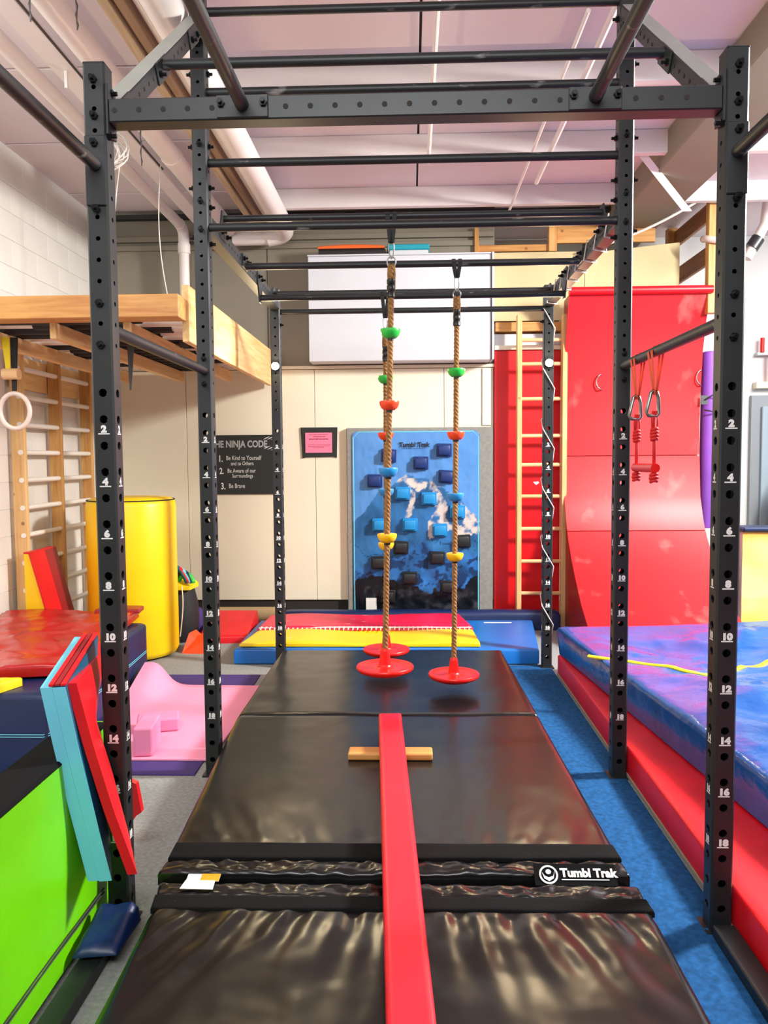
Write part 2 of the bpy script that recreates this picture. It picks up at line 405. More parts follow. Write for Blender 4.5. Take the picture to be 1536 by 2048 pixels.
tag(obj('hanging_wire', mb, 'wire', smooth='all'), 'thin white wire hanging from the ceiling down to the loft beam', 'wire')
mb = T(bez((-1.78, 3.3, 3.78), (-1.86, 3.3, 3.2), (-1.8, 3.3, 2.9), (-1.73, 3.3, 2.56)), .004, 5)
tag(obj('hanging_wire', mb, 'wire', smooth='all'), 'second thin white wire hanging nearer the corner behind the loft beam', 'wire')
for (x, y, z0, z1, lb) in ((-1.62, .95, 3.42, CZ, 'short bead chain hanging near the top left corner'), (-1.48, 1.1, 3.46, CZ, 'kinked dark wire hanging beside the bead chain'), (-1.62, 2.35, 3.32, CZ, 'dark chain hanging behind the front crossbeam on the left')):
    mb = T([(x + .003 * math.sin(k * 1.7), y, z0 + (z1 - z0) * k / 20) for k in range(21)], [.006 if k % 2 else .003 for k in range(21)], 5)
    tag(obj('hanging_chain', mb, 'wire_dark'), lb, 'chain')
# far right corner: door, tray and wall fittings
d = obj('door_1', B(3.62, 4.45, 6.14, 6.2, 0, 2.2), 'grey_door', kind='structure', origin=(4, 6.2, 0))
obj('door_leaf', B(3.72, 4.36, 6.10, 6.14, .05, 2.08, bev=.006), 'door_glass', d)
obj('door_stile', B(3.86, 3.93, 6.05, 6.10, .05, 2.06, bev=.004), 'trim_dark', d)

# ------------------------------------------------------------------ the rig
HW = .988; S = .035
rig = thing('training_rig', (0, 1.6, 0), 'tall black steel monkey bar rig with numbered perforated posts over the black mats', 'rig')
BIG = [.084 + .084 * k for k in range(21)]
SMALL0 = 1.916
def holed_face(mb, o, u, w, holes, z0, z1, lip=.005):
    """one perforated side: o = bottom centre, u = direction across, w = half width; the holes are really open"""
    o = Vector(o); u = Vector(u); nrm = u.cross(Vector((0, 0, 1))); bm = mb.bm; zs = z0; n = 12
    def quad(za, zb):
        if zb - za > 1e-4: mb.poly([o - u * w + Vector((0, 0, za)), o + u * w + Vector((0, 0, za)), o + u * w + Vector((0, 0, zb)), o - u * w + Vector((0, 0, zb))])
    for (z, r) in holes:
        h = r * 1.35; quad(zs, z - h); zs = z + h
        inner = []; outer = []
        for k in range(n):
            t = 2 * PI * (k + .5) / n; c, s_ = math.cos(t), math.sin(t)
            inner.append(o + u * (r * c) + Vector((0, 0, z + r * s_)))
            sc = min(w / abs(c) if abs(c) > 1e-6 else 9, h / abs(s_) if abs(s_) > 1e-6 else 9)
            outer.append((c * sc, s_ * sc))
        iv = [bm.verts.new(p) for p in inner]; ov = [bm.verts.new(o + u * a + Vector((0, 0, z + b))) for a, b in outer]
        lv = [bm.verts.new(p - nrm * lip) for p in inner]
        cor = [bm.verts.new(o + u * (a * w) + Vector((0, 0, z + b * h))) for a, b in ((1, 1), (-1, 1), (-1, -1), (1, -1))]
        for k in range(n):
            j = (k + 1) % n
            a, b = outer[k], outer[j]
            side = lambda p: 'x' if abs(abs(p[0]) - w) < 1e-6 else 'y'
            if side(a) != side(b):
                q = 0 if a[0] + b[0] > 0 and a[1] + b[1] > 0 else 1 if a[0] + b[0] < 0 and a[1] + b[1] > 0 else 2 if a[0] + b[0] < 0 else 3
                bm.faces.new((iv[k], ov[k], cor[q], ov[j], iv[j]))
            else: bm.faces.new((iv[k], ov[k], ov[j], iv[j]))
            bm.faces.new((iv[k], iv[j], lv[j], lv[k]))
    quad(zs, z1)
def post_mesh(h):
    mb = MB(); c = .006; w = S - c
    holes = [(z, .0135) for z in BIG if z < 1.78] + [(SMALL0 + .066 * k, .0075) for k in range(40) if SMALL0 + .066 * k < h - .03]
    for (nx, ny) in ((0, -1), (1, 0), (0, 1), (-1, 0)):
        u = Vector((0, 0, 1)).cross(Vector((nx, ny, 0)))
        holed_face(mb, Vector((nx, ny, 0)) * S, u, w, holes, .008, h)
        mb.poly([Vector((nx, ny, 0)) * S + u * w + Vector((0, 0, .008)), Vector((nx, ny, 0)) * w + u * S + Vector((0, 0, .008)), Vector((nx, ny, 0)) * w + u * S + Vector((0, 0, h)), Vector((nx, ny, 0)) * S + u * w + Vector((0, 0, h))])
    mb.box(-S, S, -S, S, h - .002, h + .006, bev=.003)
    mb.box(-.05, .05, -.05, .05, 0, .008)
    return mb
def bolt_mb(mb, p, d, l=.026, r=.0095):
    p = Vector(p); d = Vector(d); mb.tube([p, p + d * .012], r * 1.35, 6); mb.tube([p + d * .01, p + d * l], r * .75, 8)
POSTS = []
for (y, h) in ((.035, 2.78), (1.30, 3.76), (3.337, 2.78)):
    src = None
    for sx in (-1, 1):
        if src is None:
            mb = post_mesh(h); bmesh.ops.translate(mb.bm, verts=mb.bm.verts[:], vec=(sx * HW, y, 0))
            o = obj('upright_post', mb, 'steel', rig, origin=(sx * HW, y, 0)); src = o
        else:
            o = src.copy(); COL.objects.link(o); o.location = Vector((sx * HW, y, 0)) - WLOC[rig]; WLOC[o] = Vector((sx * HW, y, 0))
        o.parent = rig; POSTS.append(o)
        for k in range(2, 19, 2):
            z = .29 + .084 * (18 - k)
            for (O, R) in (((sx * HW, y - S - .0012, z), (1, 0, 0)), ((sx * (HW - S) - sx * .0012, y, z), (0, -sx, 0))):
                O = Vector(O); R = Vector(R); wx = 1.0 if R.x else .8
                mb = MB().text(str(k), .029, O + Vector((0, 0, .0055)), R * 1.15 * wx, (0, 0, 1), bold=.0021)
                hw = .0185 * wx
                mb.poly([O - R * hw - Vector((0, 0, .002)), O + R * hw - Vector((0, 0, .002)), O + R * hw + Vector((0, 0, .002)), O - R * hw + Vector((0, 0, .002))])
                obj('hole_number', mb, 'white_print', o, label='white printed hole number ' + str(k))
# bolts seen on the post fronts and sides
def bolts(parent, items):
    for p, d in items:
        mb = MB(); bolt_mb(mb, p, d); obj('bolt', mb, 'bolt', parent, True)
for i, sx in ((0, -1), (1, 1)):
    X = sx * HW
    obj('mount_plate', B(X - .033, X + .033, -.008, .0, 2.345, 2.56, bev=.003), 'steel', POSTS[i])
    bolts(POSTS[i], [((X, -.0, 2.73), (0, -1, 0)), ((X, -.0, 2.62), (0, -1, 0)), ((X, -.008, 2.535), (0, -1, 0)), ((X, -.008, 2.335), (0, -1, 0)), ((X, 0, 2.045), (0, -1, 0)), ((X, 0, 1.915), (0, -1, 0)),
                     ((sx * .953, .035, 2.70), (-sx, 0, 0)), ((sx * .953, .02, 2.565), (-sx, 0, 0))])
    obj('end_plate', B(min(sx * .953, sx * .944), max(sx * .953, sx * .944), .0, .07, 2.565, 2.72, bev=.002), 'steel', POSTS[i])
    obj('reach_bar', T([(X, -.006, 2.47), (X, -2.2, 2.47)], .021, 14), 'bar', rig, True)
    obj('side_bar', T([(X, .07, 1.975), (X, 1.265, 1.975)], .021, 16), 'bar', rig, True)
    bolts(POSTS[2 + i], [((X, 1.265, z), (0, -1, 0)) for z in (3.47, 3.02, 2.63, 2.76, 2.03, 1.91)] + [((sx * .953, 1.30, z), (-sx, 0, 0)) for z in (3.55, 3.35, 3.14, 3.02, 2.83, 2.74, 2.57)] + [((sx * 1.023, 1.30, z), (sx, 0, 0)) for z in (3.35, 3.02, 2.83, 2.6)])
    bolts(POSTS[4 + i], [((sx * .953, 3.33, 2.53), (-sx, 0, 0)), ((X, 3.302, 2.74), (0, -1, 0))])
    # inclined rail up to the tall post and level rail back to the last post
    a = math.atan(.777); L = 1.194 / math.cos(a)
    m = Matrix.Translation((X, .07, 2.628)) @ Matrix.Rotation(a, 4, 'X')
    ri = obj('inclined_rail', B(-S, S, 0.0, L, -S, S, bev=.005, mtx=m), 'steel', rig)
    obj('top_strip', B(-S + .003, S - .003, .0, L, S, S + .0015, mtx=m), 'pale_strip', ri, label='pale grey strip on the upper face')  # thin strip laid over the rail's upper side in a paler grey
    mb = MB()
    for k in range(1, 20):
        c = m @ Vector((-sx * (S + .0008), .05 + k * .07, 0))
        mb.tube([c, c - Vector((sx * .0012, 0, 0))], .0075, 10)
    obj('hole', mb, 'void', ri, kind='stuff')
    for yy in (.12, .66, 1.25):
        obj('mount_plate', B(min(-sx * S, -sx * (S + .008)), max(-sx * S, -sx * (S + .008)), yy - .08, yy + .08, -.034, .042, bev=.002, mtx=m), 'steel', ri)
        bolts(ri, [(m @ Vector((-sx * (S + .008), yy - .055, 0)), (-sx, 0, 0)), (m @ Vector((-sx * (S + .008), yy + .055, 0)), (-sx, 0, 0))])
    rl = obj('level_rail', B(X - S, X + S, 1.335, 3.302, 2.635, 2.712, bev=.005), 'steel', rig)
    mb = MB()
    for k in range(26):
        c = Vector((X - sx * (S + .0008), 1.42 + k * .07, 2.672)); mb.tube([c, c - Vector((sx * .0012, 0, 0))], .0075, 10)
    obj('hole', mb, 'void', rl, kind='stuff')
    for (yy, z0, z1) in ((1.56, 2.66, 2.80), (2.08, 2.62, 2.715), (2.53, 2.535, 2.715), (3.06, 2.64, 2.74)):
        x0 = X - sx * S
        mb = MB().prism([(x0, yy - .07, max(z0, 2.64)), (x0, yy + .07, max(z0, 2.64)), (x0, yy + .07, min(z1, 2.712)), (x0, yy + .03, z1), (x0, yy - .03, z1), (x0, yy - .07, min(z1, 2.712))] if z0 > 2.6 else
                        [(x0, yy - .02, z0), (x0, yy + .03, z0), (x0, yy + .08, 2.66), (x0, yy + .08, z1), (x0, yy - .08, z1), (x0, yy - .08, 2.66)], (-sx * .008, 0, 0))
        obj('mount_plate', mb, 'steel', rl)
        bolts(rl, [((x0 - sx * .008, yy - .052, 2.685), (-sx, 0, 0)), ((x0 - sx * .008, yy + .052, 2.685), (-sx, 0, 0))])
    obj('base_rail', B(X - .035, X + .035, -2.4, -.02, 0.0, .045, bev=.004), 'steel', rig)
cb = obj('crossbeam', B(-.944, .944, .0, .07, 2.6, 2.672, bev=.004), 'steel', rig)
for k in range(24):
    x = -.93 + .0665 + (k - .8) * .0665 * 1.15
    if x > .93: break
    obj('hole', MB().tube([(x, .0005, 2.636), (x, -.0012, 2.636)], .0085, 12), 'void', cb)
for x in (-.523, .558):
    obj('mount_plate', B(x - .08, x + .08, -.008, 0, 2.603, 2.671, bev=.002), 'steel', cb)
    bolts(cb, [((x - .066, -.008, 2.645), (0, -1, 0)), ((x + .066, -.008, 2.645), (0, -1, 0))])
    obj('reach_bar', T([(x, -.006, 2.64), (x, -2.2, 2.64)], .021, 14), 'bar', rig, True)
for i, (y, z, x) in enumerate(((1.30, 3.63, .955), (1.30, 3.268, .955), (1.30, 2.945, .955), (1.29, 2.645, .95), (.6, 3.06, .945), (1.56, 2.765, .945), (2.08, 2.652, .945), (2.53, 2.565, .945), (3.07, 2.70, .945), (3.337, 2.625, .953))):
    obj('monkey_bar', T([(-x, y, z), (x, y, z)], .0195 if i != 5 else .017, 18), 'bar', rig, True)
# white light cord wound round the right rail and the last right post
def wrap(mb, fpts): mb.tube(fpts, .0036, 6)
mb = MB(); pts = []
e = S + .006
for k in range(8):
    y0 = 1.42 + k * .235
    for (dx, dz, f) in ((-e, .043, 0), (-e, -.043, .35), (e, -.043, .6), (e, .043, .8)):
        pts.append((HW + dx, y0 + f * .235, 2.673 + dz))
wrap(mb, pts)
pts = []
for k in range(6):
    z0 = 2.62 - k * .43
    for (dx, dy, f) in ((-e, -e, 0), (e, -e, .33), (e, e, .6), (-e, e, .84)):
        z = z0 - f * .43
        if z > .2: pts.append((HW + dx, 3.337 + dy, z))
wrap(mb, pts)
tag(obj('light_cord', mb, 'wire', smooth='all'), 'white cord wound round the right rail and the far right post', 'cord')
for sx, side in ((-1, 'left'), (1, 'right')):
    t = thing('spot_lamp', (sx * HW, 3.29, 2.19), f'small glaring lamp fixed high on the far {side} rig post', 'lamp')
    obj('housing', MB().lathe([(.030, 0), (.034, .004), (.034, .014)], n=20, axis='Y', c=(sx * HW, 3.285, 2.23)), 'bolt', t, True)
    obj('lens', MB().lathe([(.027, 0), (.026, -.004), (.015, -.009), (.004, -.011)], n=20, axis='Y', c=(sx * HW, 3.285, 2.23)), 'lamp', t, True)

# ------------------------------------------------------------------ black mats under the rig, low red beam
def wrinkle(x, y, u, v): return .003 * fbm(x, y, 2.2, 3) + .0006 * fbm(x, y, 9.0, 7)
def gathers(x, y, edge, sgn):
    """vinyl pulled into folds that fan out from the flap seam"""
    d = (edge - y) * sgn
    if d < 0: return 0
    q = x / (1 + .75 * d); a = math.exp(-d / .2) * min(1, d / .02)
    w = .5 + .5 * fbm(q, 0, 5.0, 11)
    return a * w * (.010 * math.sin(q * 44 + 3 * fbm(q, d, 4, 5)) + .005 * math.sin(q * 83 + 1.3))
mt = thing('folding_mat', (-.15, 1.55, 0), 'long black folding mat lying under the far half of the rig', 'mat')
q1 = [(-.935, 1.60), (.655, 1.62), (.625, 3.07), (-.93, 3.06)]
q2 = [(-.845, .08), (.69, .10), (.655, 1.61), (-.935, 1.59)]
def d2(x, y, u, v): return wrinkle(x, y, u, v) + .4 * gathers(x, y, .19, -1)
obj('panel', MB().pad(q1, 0, .2, .018, lambda x, y, u, v: .006 * fbm(x, y, 1.6, 2) + wrinkle(x, y, u, v), 50, 46), 'black_vinyl', mt, 60)
obj('panel', MB().pad(q2, 0, .2, .018, d2, 90, 70), 'black_vinyl', mt, 60)
obj('hook_strip', MB().pad([(-.84, .07), (.69, .09), (.685, .19), (-.845, .18)], .19, .206, .006, lambda x, y, u, v: .003 * fbm(x, y, 5, 4), 40, 6), 'velcro', mt, 60)
def crinkle(x, y, u, v): return .009 * fbm(x, y * 1.4, 16, 6) + .006 * math.sin(x * 55 + 4 * fbm(x, y, 6, 2)) * fbm(x, y, 4, 9)
obj('flap', MB().pad([(-.85, -.01), (.695, .005), (.69, .088), (-.845, .075)], .15, .197, .012, crinkle, 150, 10), 'black_vinyl', mt, 60)
mt2 = thing('folding_mat', (-.05, -1.2, 0), 'near black folding mat with white lettering and warning labels on its flap', 'mat')
q3 = [(-.73, -2.6), (.72, -2.6), (.7, -.15), (-.80, -.16)]
def d3(x, y, u, v): return wrinkle(x, y, u, v) + 1.1 * gathers(x, y, -.225, 1) + .010 * fbm(x, y, 1.2, 21) * min(1, max(0, (-.3 - y) * 5))
obj('panel', MB().pad(q3, 0, .2, .02, d3, 150, 130), 'black_vinyl', mt2, 60)
obj('hook_strip', MB().pad([(-.80, -.235), (.705, -.225), (.7, -.155), (-.81, -.16)], .185, .206, .006, lambda x, y, u, v: .003 * fbm(x, y, 5, 8), 40, 6), 'velcro', mt2, 60)
fl = obj('flap', MB().pad([(-.81, -.158), (.70, -.152), (.70, -.07), (-.825, -.075)], .14, .2, .014, crinkle, 150, 10), 'black_vinyl', mt2, 60)
obj('gap_flap', MB().pad([(-.83, -.08), (.70, -.08), (.695, -.02), (-.84, -.025)], .05, .172, .014, lambda x, y, u, v: .004 * fbm(x, y, 7, 3), 60, 6), 'black_vinyl', mt2, 60)
lo = Vector((.424, -.042, .217)); UP = Vector((0, .78, .62)); RT = Vector((1, 0, 0)); NM = RT.cross(UP)
pt = lambda a_, b_, h=.0: lo + RT * a_ + UP * b_ + NM * h
patch = obj('logo_patch', MB().prism([pt(-.045, -.034, -.002), pt(.215, -.034, -.002), pt(.215, .036, -.002), pt(-.045, .036, -.002)], NM * -.006), 'velcro', fl, label='black patch with white lettering')
mb = MB(); n = 28; r = .030
for k in range(n):
    a_, b_ = 2 * PI * k / n, 2 * PI * (k + 1) / n
    mb.poly([pt(q * r * math.cos(c_), q * r * math.sin(c_)) for q, c_ in ((1, a_), (1, b_), (.8, b_), (.8, a_))])
mb.poly([pt(.009 * math.cos(2 * PI * k / 12), .009 + .008 * math.sin(2 * PI * k / 12)) for k in range(12)])
mb.poly([pt(*q) for q in ((-.021, .008), (-.012, -.004), (0, -.009), (.014, -.004), (.021, .014), (.015, -.012), (0, -.021), (-.015, -.012))])
obj('emblem', mb, 'white_print', fl, label='white round emblem', kind='stuff')
mb = MB().text('Tumbl Trak', .037, pt(.038, -.006), RT, UP, bold=.0018, align='LEFT')
mb.poly([pt(.04, -.017), pt(.19, -.017), pt(.19, -.014), pt(.04, -.014)])
obj('lettering', mb, 'white_print', fl, label='white lettering')
obj('care_label', MB().prism([(-.74, -.135, .2085), (-.635, -.138, .2085), (-.640, -.085, .2085), (-.735, -.085, .2085)], (0, 0, .0015)), 'label_white', fl, label='white paper label')
wlb = obj('warning_label', MB().prism([(-.735, -.084, .205), (-.63, -.084, .205), (-.63, -.05, .210), (-.735, -.05, .210)], (0, 0, .0015)), 'label_white', fl)
obj('warning_mark', MB().prism([(-.69, -.084, .2067), (-.63, -.084, .2067), (-.63, -.05, .2117), (-.69, -.05, .2117)], (0, 0, .001)), 'label_orange', fl, label='orange warning strip')

bt = thing('balance_beam', (-.07, .2, .2), 'low red vinyl balance beam lying lengthwise on the black mats', 'beam')
a = math.atan2(-.105, 2.2)
bmx = Matrix.Translation((-.118, 1.327, 0)) @ Matrix.Rotation(-a, 4, 'Z')
def fb(P): return bmx @ P
obj('beam_body', MB().pad([(-.056, -3.6), (.056, -3.6), (.056, 0), (-.056, 0)], .222, .302, .012, lambda x, y, u, v: .0012 * fbm(x, y, 12, 3), 10, 120, fn=fb), 'red_beam', bt, 50)
for yy in (1.0, -1.9):
    obj('foot', B(-.19, .19, -.045, .045, .202, .235, bev=.008, mtx=Matrix.Translation((-.108 + (1.0 - yy) * .047, yy, 0)), seg=2), 'pine', bt)

# ------------------------------------------------------------------ climbing ropes with foothold discs and round seats
def rope(label, x0, x1, y, zbar, ztop, discs, zseat, rbar=.0195):
    t = thing('climbing_rope', (x1, y, zseat), label, 'rope', 'tan climbing ropes with coloured foothold discs')
    X = lambda z: x0 + (x1 - x0) * (ztop - z) / (ztop - zseat)
    mb = MB()
    for s in (-1, 1):
        pts = [(x0 + s * .004, y - .004, ztop + .13), (x0 + s * .018, y - rbar - .004, zbar), (x0 + s * .018, y, zbar + rbar + .004), (x0 + s * .018, y + rbar + .004, zbar), (x0 + s * .004, y + .004, ztop + .13)]
        for i in range(4):
            p, q = Vector(pts[i]), Vector(pts[i + 1]); w = Vector((.011, 0, 0))
            mb.prism([p - w, p + w, q + w, q - w], (0, .002, .002))
    obj('strap', mb, 'strap_black', t)
    zc = ztop + .10
    mb = T([(x0 + .013 * math.sin(2 * PI * k / 16) * (1 + .25 * math.cos(2 * PI * k / 16)), y, zc + .045 * math.cos(2 * PI * k / 16)) for k in range(16)], .004, 6, closed=True)
    obj('carabiner', mb, 'silver', t, 'all')
    mb = T([(x0 + .022 * math.cos(2 * PI * k / 20), y + .002, ztop + .038 + .026 * math.sin(2 * PI * k / 20)) for k in range(20)], .004, 6, closed=True)
    obj('ring', mb, 'silver', t, 'all')
    mb = MB(); n = int((ztop - zseat - .05) / .0085)
    for s in range(3):
        mb.tube([(X(z) + .0078 * math.cos(i * .8 + s * 2 * PI / 3), y + .0078 * math.sin(i * .8 + s * 2 * PI / 3), z) for i, z in ((i, ztop + .02 - i * .0085) for i in range(n + 1))], .0088, 6)
    for s in (-1, 1):
        mb.tube([(X(ztop) + s * .011, y + .006, ztop + .03), (X(ztop) + s * .014, y, ztop - .02), (X(ztop) + s * .010, y, ztop - .12)], .009, 6)
    obj('twisted_rope', mb, 'rope', t, 'all')
    zs = ztop - .14
    obj('sleeve', MB().lathe([(.017, .0), (.021, .004), (.021, .026), (.018, .03), (.021, .034), (.021, .06), (.018, .064), (.021, .068), (.021, .09), (.016, .094)], c=(X(zs), y, zs), n=16), 'shrink', t, True)
    for z, m in discs:
        obj('foothold_disc', MB().lathe([(.012, -.026), (.028, -.024), (.042, -.012), (.049, .004), (.051, .016), (.049, .022), (.044, .023), (.016, .020)], c=(X(z), y, z), n=28), m, t, True)
        mb = MB().lathe([(.015, -.036), (.017, -.034), (.017, -.024)], c=(X(z), y, z), n=12); obj('stopper', mb, 'shrink', t, True)
    c = (X(zseat), y, zseat)
    prof = [(.04, -.03), (.1, -.028), (.138, -.012), (.149, .0), (.150, .008), (.146, .014), (.135, .012), (.12, .006), (.11, .0035), (.1, .0035), (.09, .002), (.08, .004), (.07, .003), (.06, .006), (.05, .006), (.038, .012), (.033, .02)]
    for k in range(8): prof += [(.0325 - k * .0013, .02 + k * .01), (.0305 - k * .0013, .025 + k * .01)]
    prof += [(.019, .104), (.012, .106)]
    obj('round_seat', MB().lathe(prof, c=c, n=44), 'red_plastic', t, 50)
rope('front left climbing rope, nearest of the three, overlapping the rope behind it', -.101, -.149, 1.56, 2.765, 2.50, [(2.183, 'green_plastic'), (1.821, 'coral_plastic'), (1.482, 'blue_plastic'), (1.143, 'yellow_plastic')], .463, .017)
rope('climbing rope hanging alone on the right', .258, .236, 2.08, 2.652, 2.44, [(2.039, 'green_plastic'), (1.681, 'coral_plastic'), (1.328, 'blue_plastic'), (.98, 'yellow_plastic')], .283)
rope('rear climbing rope, mostly hidden behind the front left rope', -.163, -.172, 2.53, 2.565, 2.30, [(2.049, 'green_plastic'), (1.695, 'coral_plastic'), (1.338, 'blue_plastic'), (.997, 'yellow_plastic')], .322)

# trapeze on the right side bar
t = thing('trapeze', (HW, .91, 1.45), 'small red trapeze with orange straps and silver carabiners on the right side bar', 'trapeze')
obj('handle', T([(HW, .765, 1.502), (HW, 1.06, 1.502)], .019, 16), 'red_plastic', t, True)
for y in (1.04, .785):
    mb = MB()
    for (a0, a1, ys_) in ((-.025, -.004, -1), (.025, .004, 1)):
        for (p, q) in ((Vector((HW - .024, y + a0, 1.975)), Vector((HW - .004, y + a1, 1.80))), (Vector((HW + .024, y + a0, 1.975)), Vector((HW + .004, y + a1, 1.80))), (Vector((HW - .024, y + a0, 1.975)), Vector((HW, y + a0, 2.0))), (Vector((HW, y + a0, 2.0)), Vector((HW + .024, y + a0, 1.975)))):
            w = Vector((0, .012, 0)); mb.prism([p - w, p + w, q + w, q - w], (.0015, 0, .0015))
    obj('strap', mb, 'strap_orange', t)
    c = Vector((HW - .004, y, 1.765)); pts = [(-.004, .052), (.012, .045), (.018, .02), (.02, -.04), (.012, -.052), (-.022, -.048), (-.03, -.035), (-.012, .045)]
    obj('carabiner', T([c + Vector((a_, 0, b_)) for a_, b_ in pts], .008, 8, closed=True), 'silver', t, 'all')
    mb = MB().tube([(HW, y, 1.725), (HW, y, 1.455)], .0075, 8)
    for s in (-1, 1): mb.tube([(HW + s * .004, y, 1.735), (HW + s * .009, y, 1.70), (HW + s * .006, y, 1.66)], .007, 6)
    obj('cord', mb, 'rope_red', t, 'all')
    for zs_ in (((1.66, .011), (1.647, .0125), (1.634, .0125), (1.621, .011)), ((1.475, .0125), (1.462, .014), (1.449, .012))):
      kn = MB()
      for z, r in zs_:
        kn.tube([(HW + r * math.cos(k * PI / 5), y + r * math.sin(k * PI / 5), z + .003 * math.sin(k)) for k in range(10)], .008, 6, closed=True)
      obj('knot', kn, 'rope_red', t, 'all')

# ------------------------------------------------------------------ back partition: cabinet, cases, signs, climbing banner
t = thing('wall_cabinet', (-.09, 4.85, 2.43), 'long plain white cabinet high on the back wall', 'cabinet')
obj('body', B(-.925, .72, 4.76, 4.998, 2.44, 3.375, bev=.004), 'white', t)
obj('end_panel', B(.725, .745, 4.74, 4.998, 2.44, 3.39, bev=.003), 'white', t)
obj('top', B(-.93, .72, 4.75, 4.998, 3.376, 3.39, bev=.003), 'white', t)
t = thing('tool_case', (-.53, 4.88, 3.39), 'flat black case with orange lid lying on the white cabinet', 'case')
obj('base', MB().pad([(-.83, 4.77), (-.23, 4.77), (-.22, 5.0), (-.83, 5.0)], 3.391, 3.445, .02, None, 12, 6), 'case_black', t, 60)
obj('lid', MB().pad([(-.835, 4.765), (-.235, 4.765), (-.225, 5.0), (-.835, 5.0)], 3.446, 3.47, .012, lambda x, y, u, v: .012 * math.sin(PI * u), 20, 6), 'case_orange', t, 60)
t = thing('storage_box', (-.02, 4.9, 3.39), 'clear storage box with teal lid on the white cabinet beside the black case', 'box')
obj('base', B(-.19, .16, 4.79, 4.99, 3.391, 3.43, bev=.006), 'white', t)
obj('lid', B(-.21, .17, 4.78, 4.995, 3.43, 3.48, bev=.008), 'case_teal', t)
t = thing('rules_board', (-1.57, 4.98, 1.23), 'black chalkboard style sign of gym rules on the back wall', 'sign')
obj('board', B(-1.93, -1.23, 4.982, 4.998, 1.23, 1.79, bev=.002), 'chalkboard', t)
mb = MB().text('THE NINJA CODE', .088, (-1.90, 4.980, 1.675), (.775, 0, 0), bold=.003, align='LEFT')
obj('heading', mb, 'chalk_grey', t, label='grey painted heading')
for (s, x, z, sz, b_) in (('1.', -1.83, 1.54, .085, .002), ('Be Kind to Yourself', -1.755, 1.555, .058, 0), ('and to Others', -1.71, 1.505, .052, 0), ('2.', -1.82, 1.425, .08, .002), ('Be Aware of our', -1.745, 1.435, .055, 0), ('Surroundings', -1.70, 1.388, .052, 0), ('3.', -1.81, 1.28, .085, .002), ('Be Brave', -1.735, 1.29, .06, 0)):
    obj('writing', MB().text(s, sz, (x, 4.980, z), (.72, 0, 0), bold=b_, align='LEFT'), 'chalk_white', t, label='white handwritten line ' + s)
mb = MB(); rnd = random.Random(2)
for sgn, zb in ((1, 1.745), (-1, 1.655)):
    for k in range(6):
        x0 = -1.40 + k * .035; l = .07
        p = Vector((x0, 4.980, zb + sgn * .008 * k * .3 - .004 * k)); d = Vector((l, 0, .032 * (1 if sgn > 0 else 1))); w = Vector((-.002, 0, .004))
        mb.poly([p, p + d * .5 - w, p + d, p + d * .5 + w])
obj('leaf_strokes', mb, 'chalk_white', t, label='white leaf strokes')
t = thing('wall_notice', (-.87, 4.98, 1.56), 'pink notice sheet on black backing on the cream wall', 'notice')
obj('backing', MB().prism([(-1.03, 4.998, 1.565), (-1.0, 4.998, 1.575), (-.74, 4.998, 1.578), (-.705, 4.998, 1.57), (-.697, 4.998, 1.855), (-1.045, 4.998, 1.855)], (0, -.012, 0)), 'chalkboard', t)
obj('sheet', B(-1.0, -.748, 4.980, 4.984, 1.617, 1.805), 'paper_pink', t)
mb = MB(); rnd = random.Random(8)
for z, w, h in ((1.785, .09, .004), (1.765, .05, .006), (1.74, .09, .010), (1.69, .10, .003), (1.678, .10, .003), (1.662, .055, .003)):
    x = -.874 - w
    while x < -.874 + w:
        l = rnd.uniform(.006, .02); mb.poly([(x, 4.9785, z), (x + l, 4.9785, z), (x + l, 4.9785, z + h), (x, 4.9785, z + h)]); x += l + .004
obj('print_lines', mb, 'ink', t, label='lines of small print')

t = thing('climbing_wall', (.07, 4.9, .1), 'blue mountain print climbing panel with square hold pads on grey backing', 'climbing wall')
obj('backing', B(-.61, .755, 4.94, 4.998, .115, 1.845, bev=.008), 'backing', t)
BX0, BX1, BZ0, BZ1 = -.557, .632, .118, 1.812
nx, nz = 110, 160
def ridge(u, pts):
    for (a, b_), (c, d_) in zip(pts, pts[1:]):
        if a <= u <= c: return b_ + (d_ - b_) * (u - a) / (c - a)
    return 0
SNOW = [[(.38, .745), (.5, .745), (.60, .72), (.58, .68), (.52, .66), (.47, .69), (.42, .71)],
        [(.44, .70), (.49, .66), (.485, .57), (.46, .53), (.41, .52), (.45, .60)],
        [(.62, .715), (.70, .66), (.745, .60), (.74, .52), (.80, .45), (.72, .44), (.60, .40), (.60, .50), (.66, .57)],
        [(.84, .61), (.92, .56), (1, .50), (1, .42), (.94, .43), (.86, .50), (.89, .55)], [(.75, .50), (.9, .47), (.94, .42), (.82, .40)]]
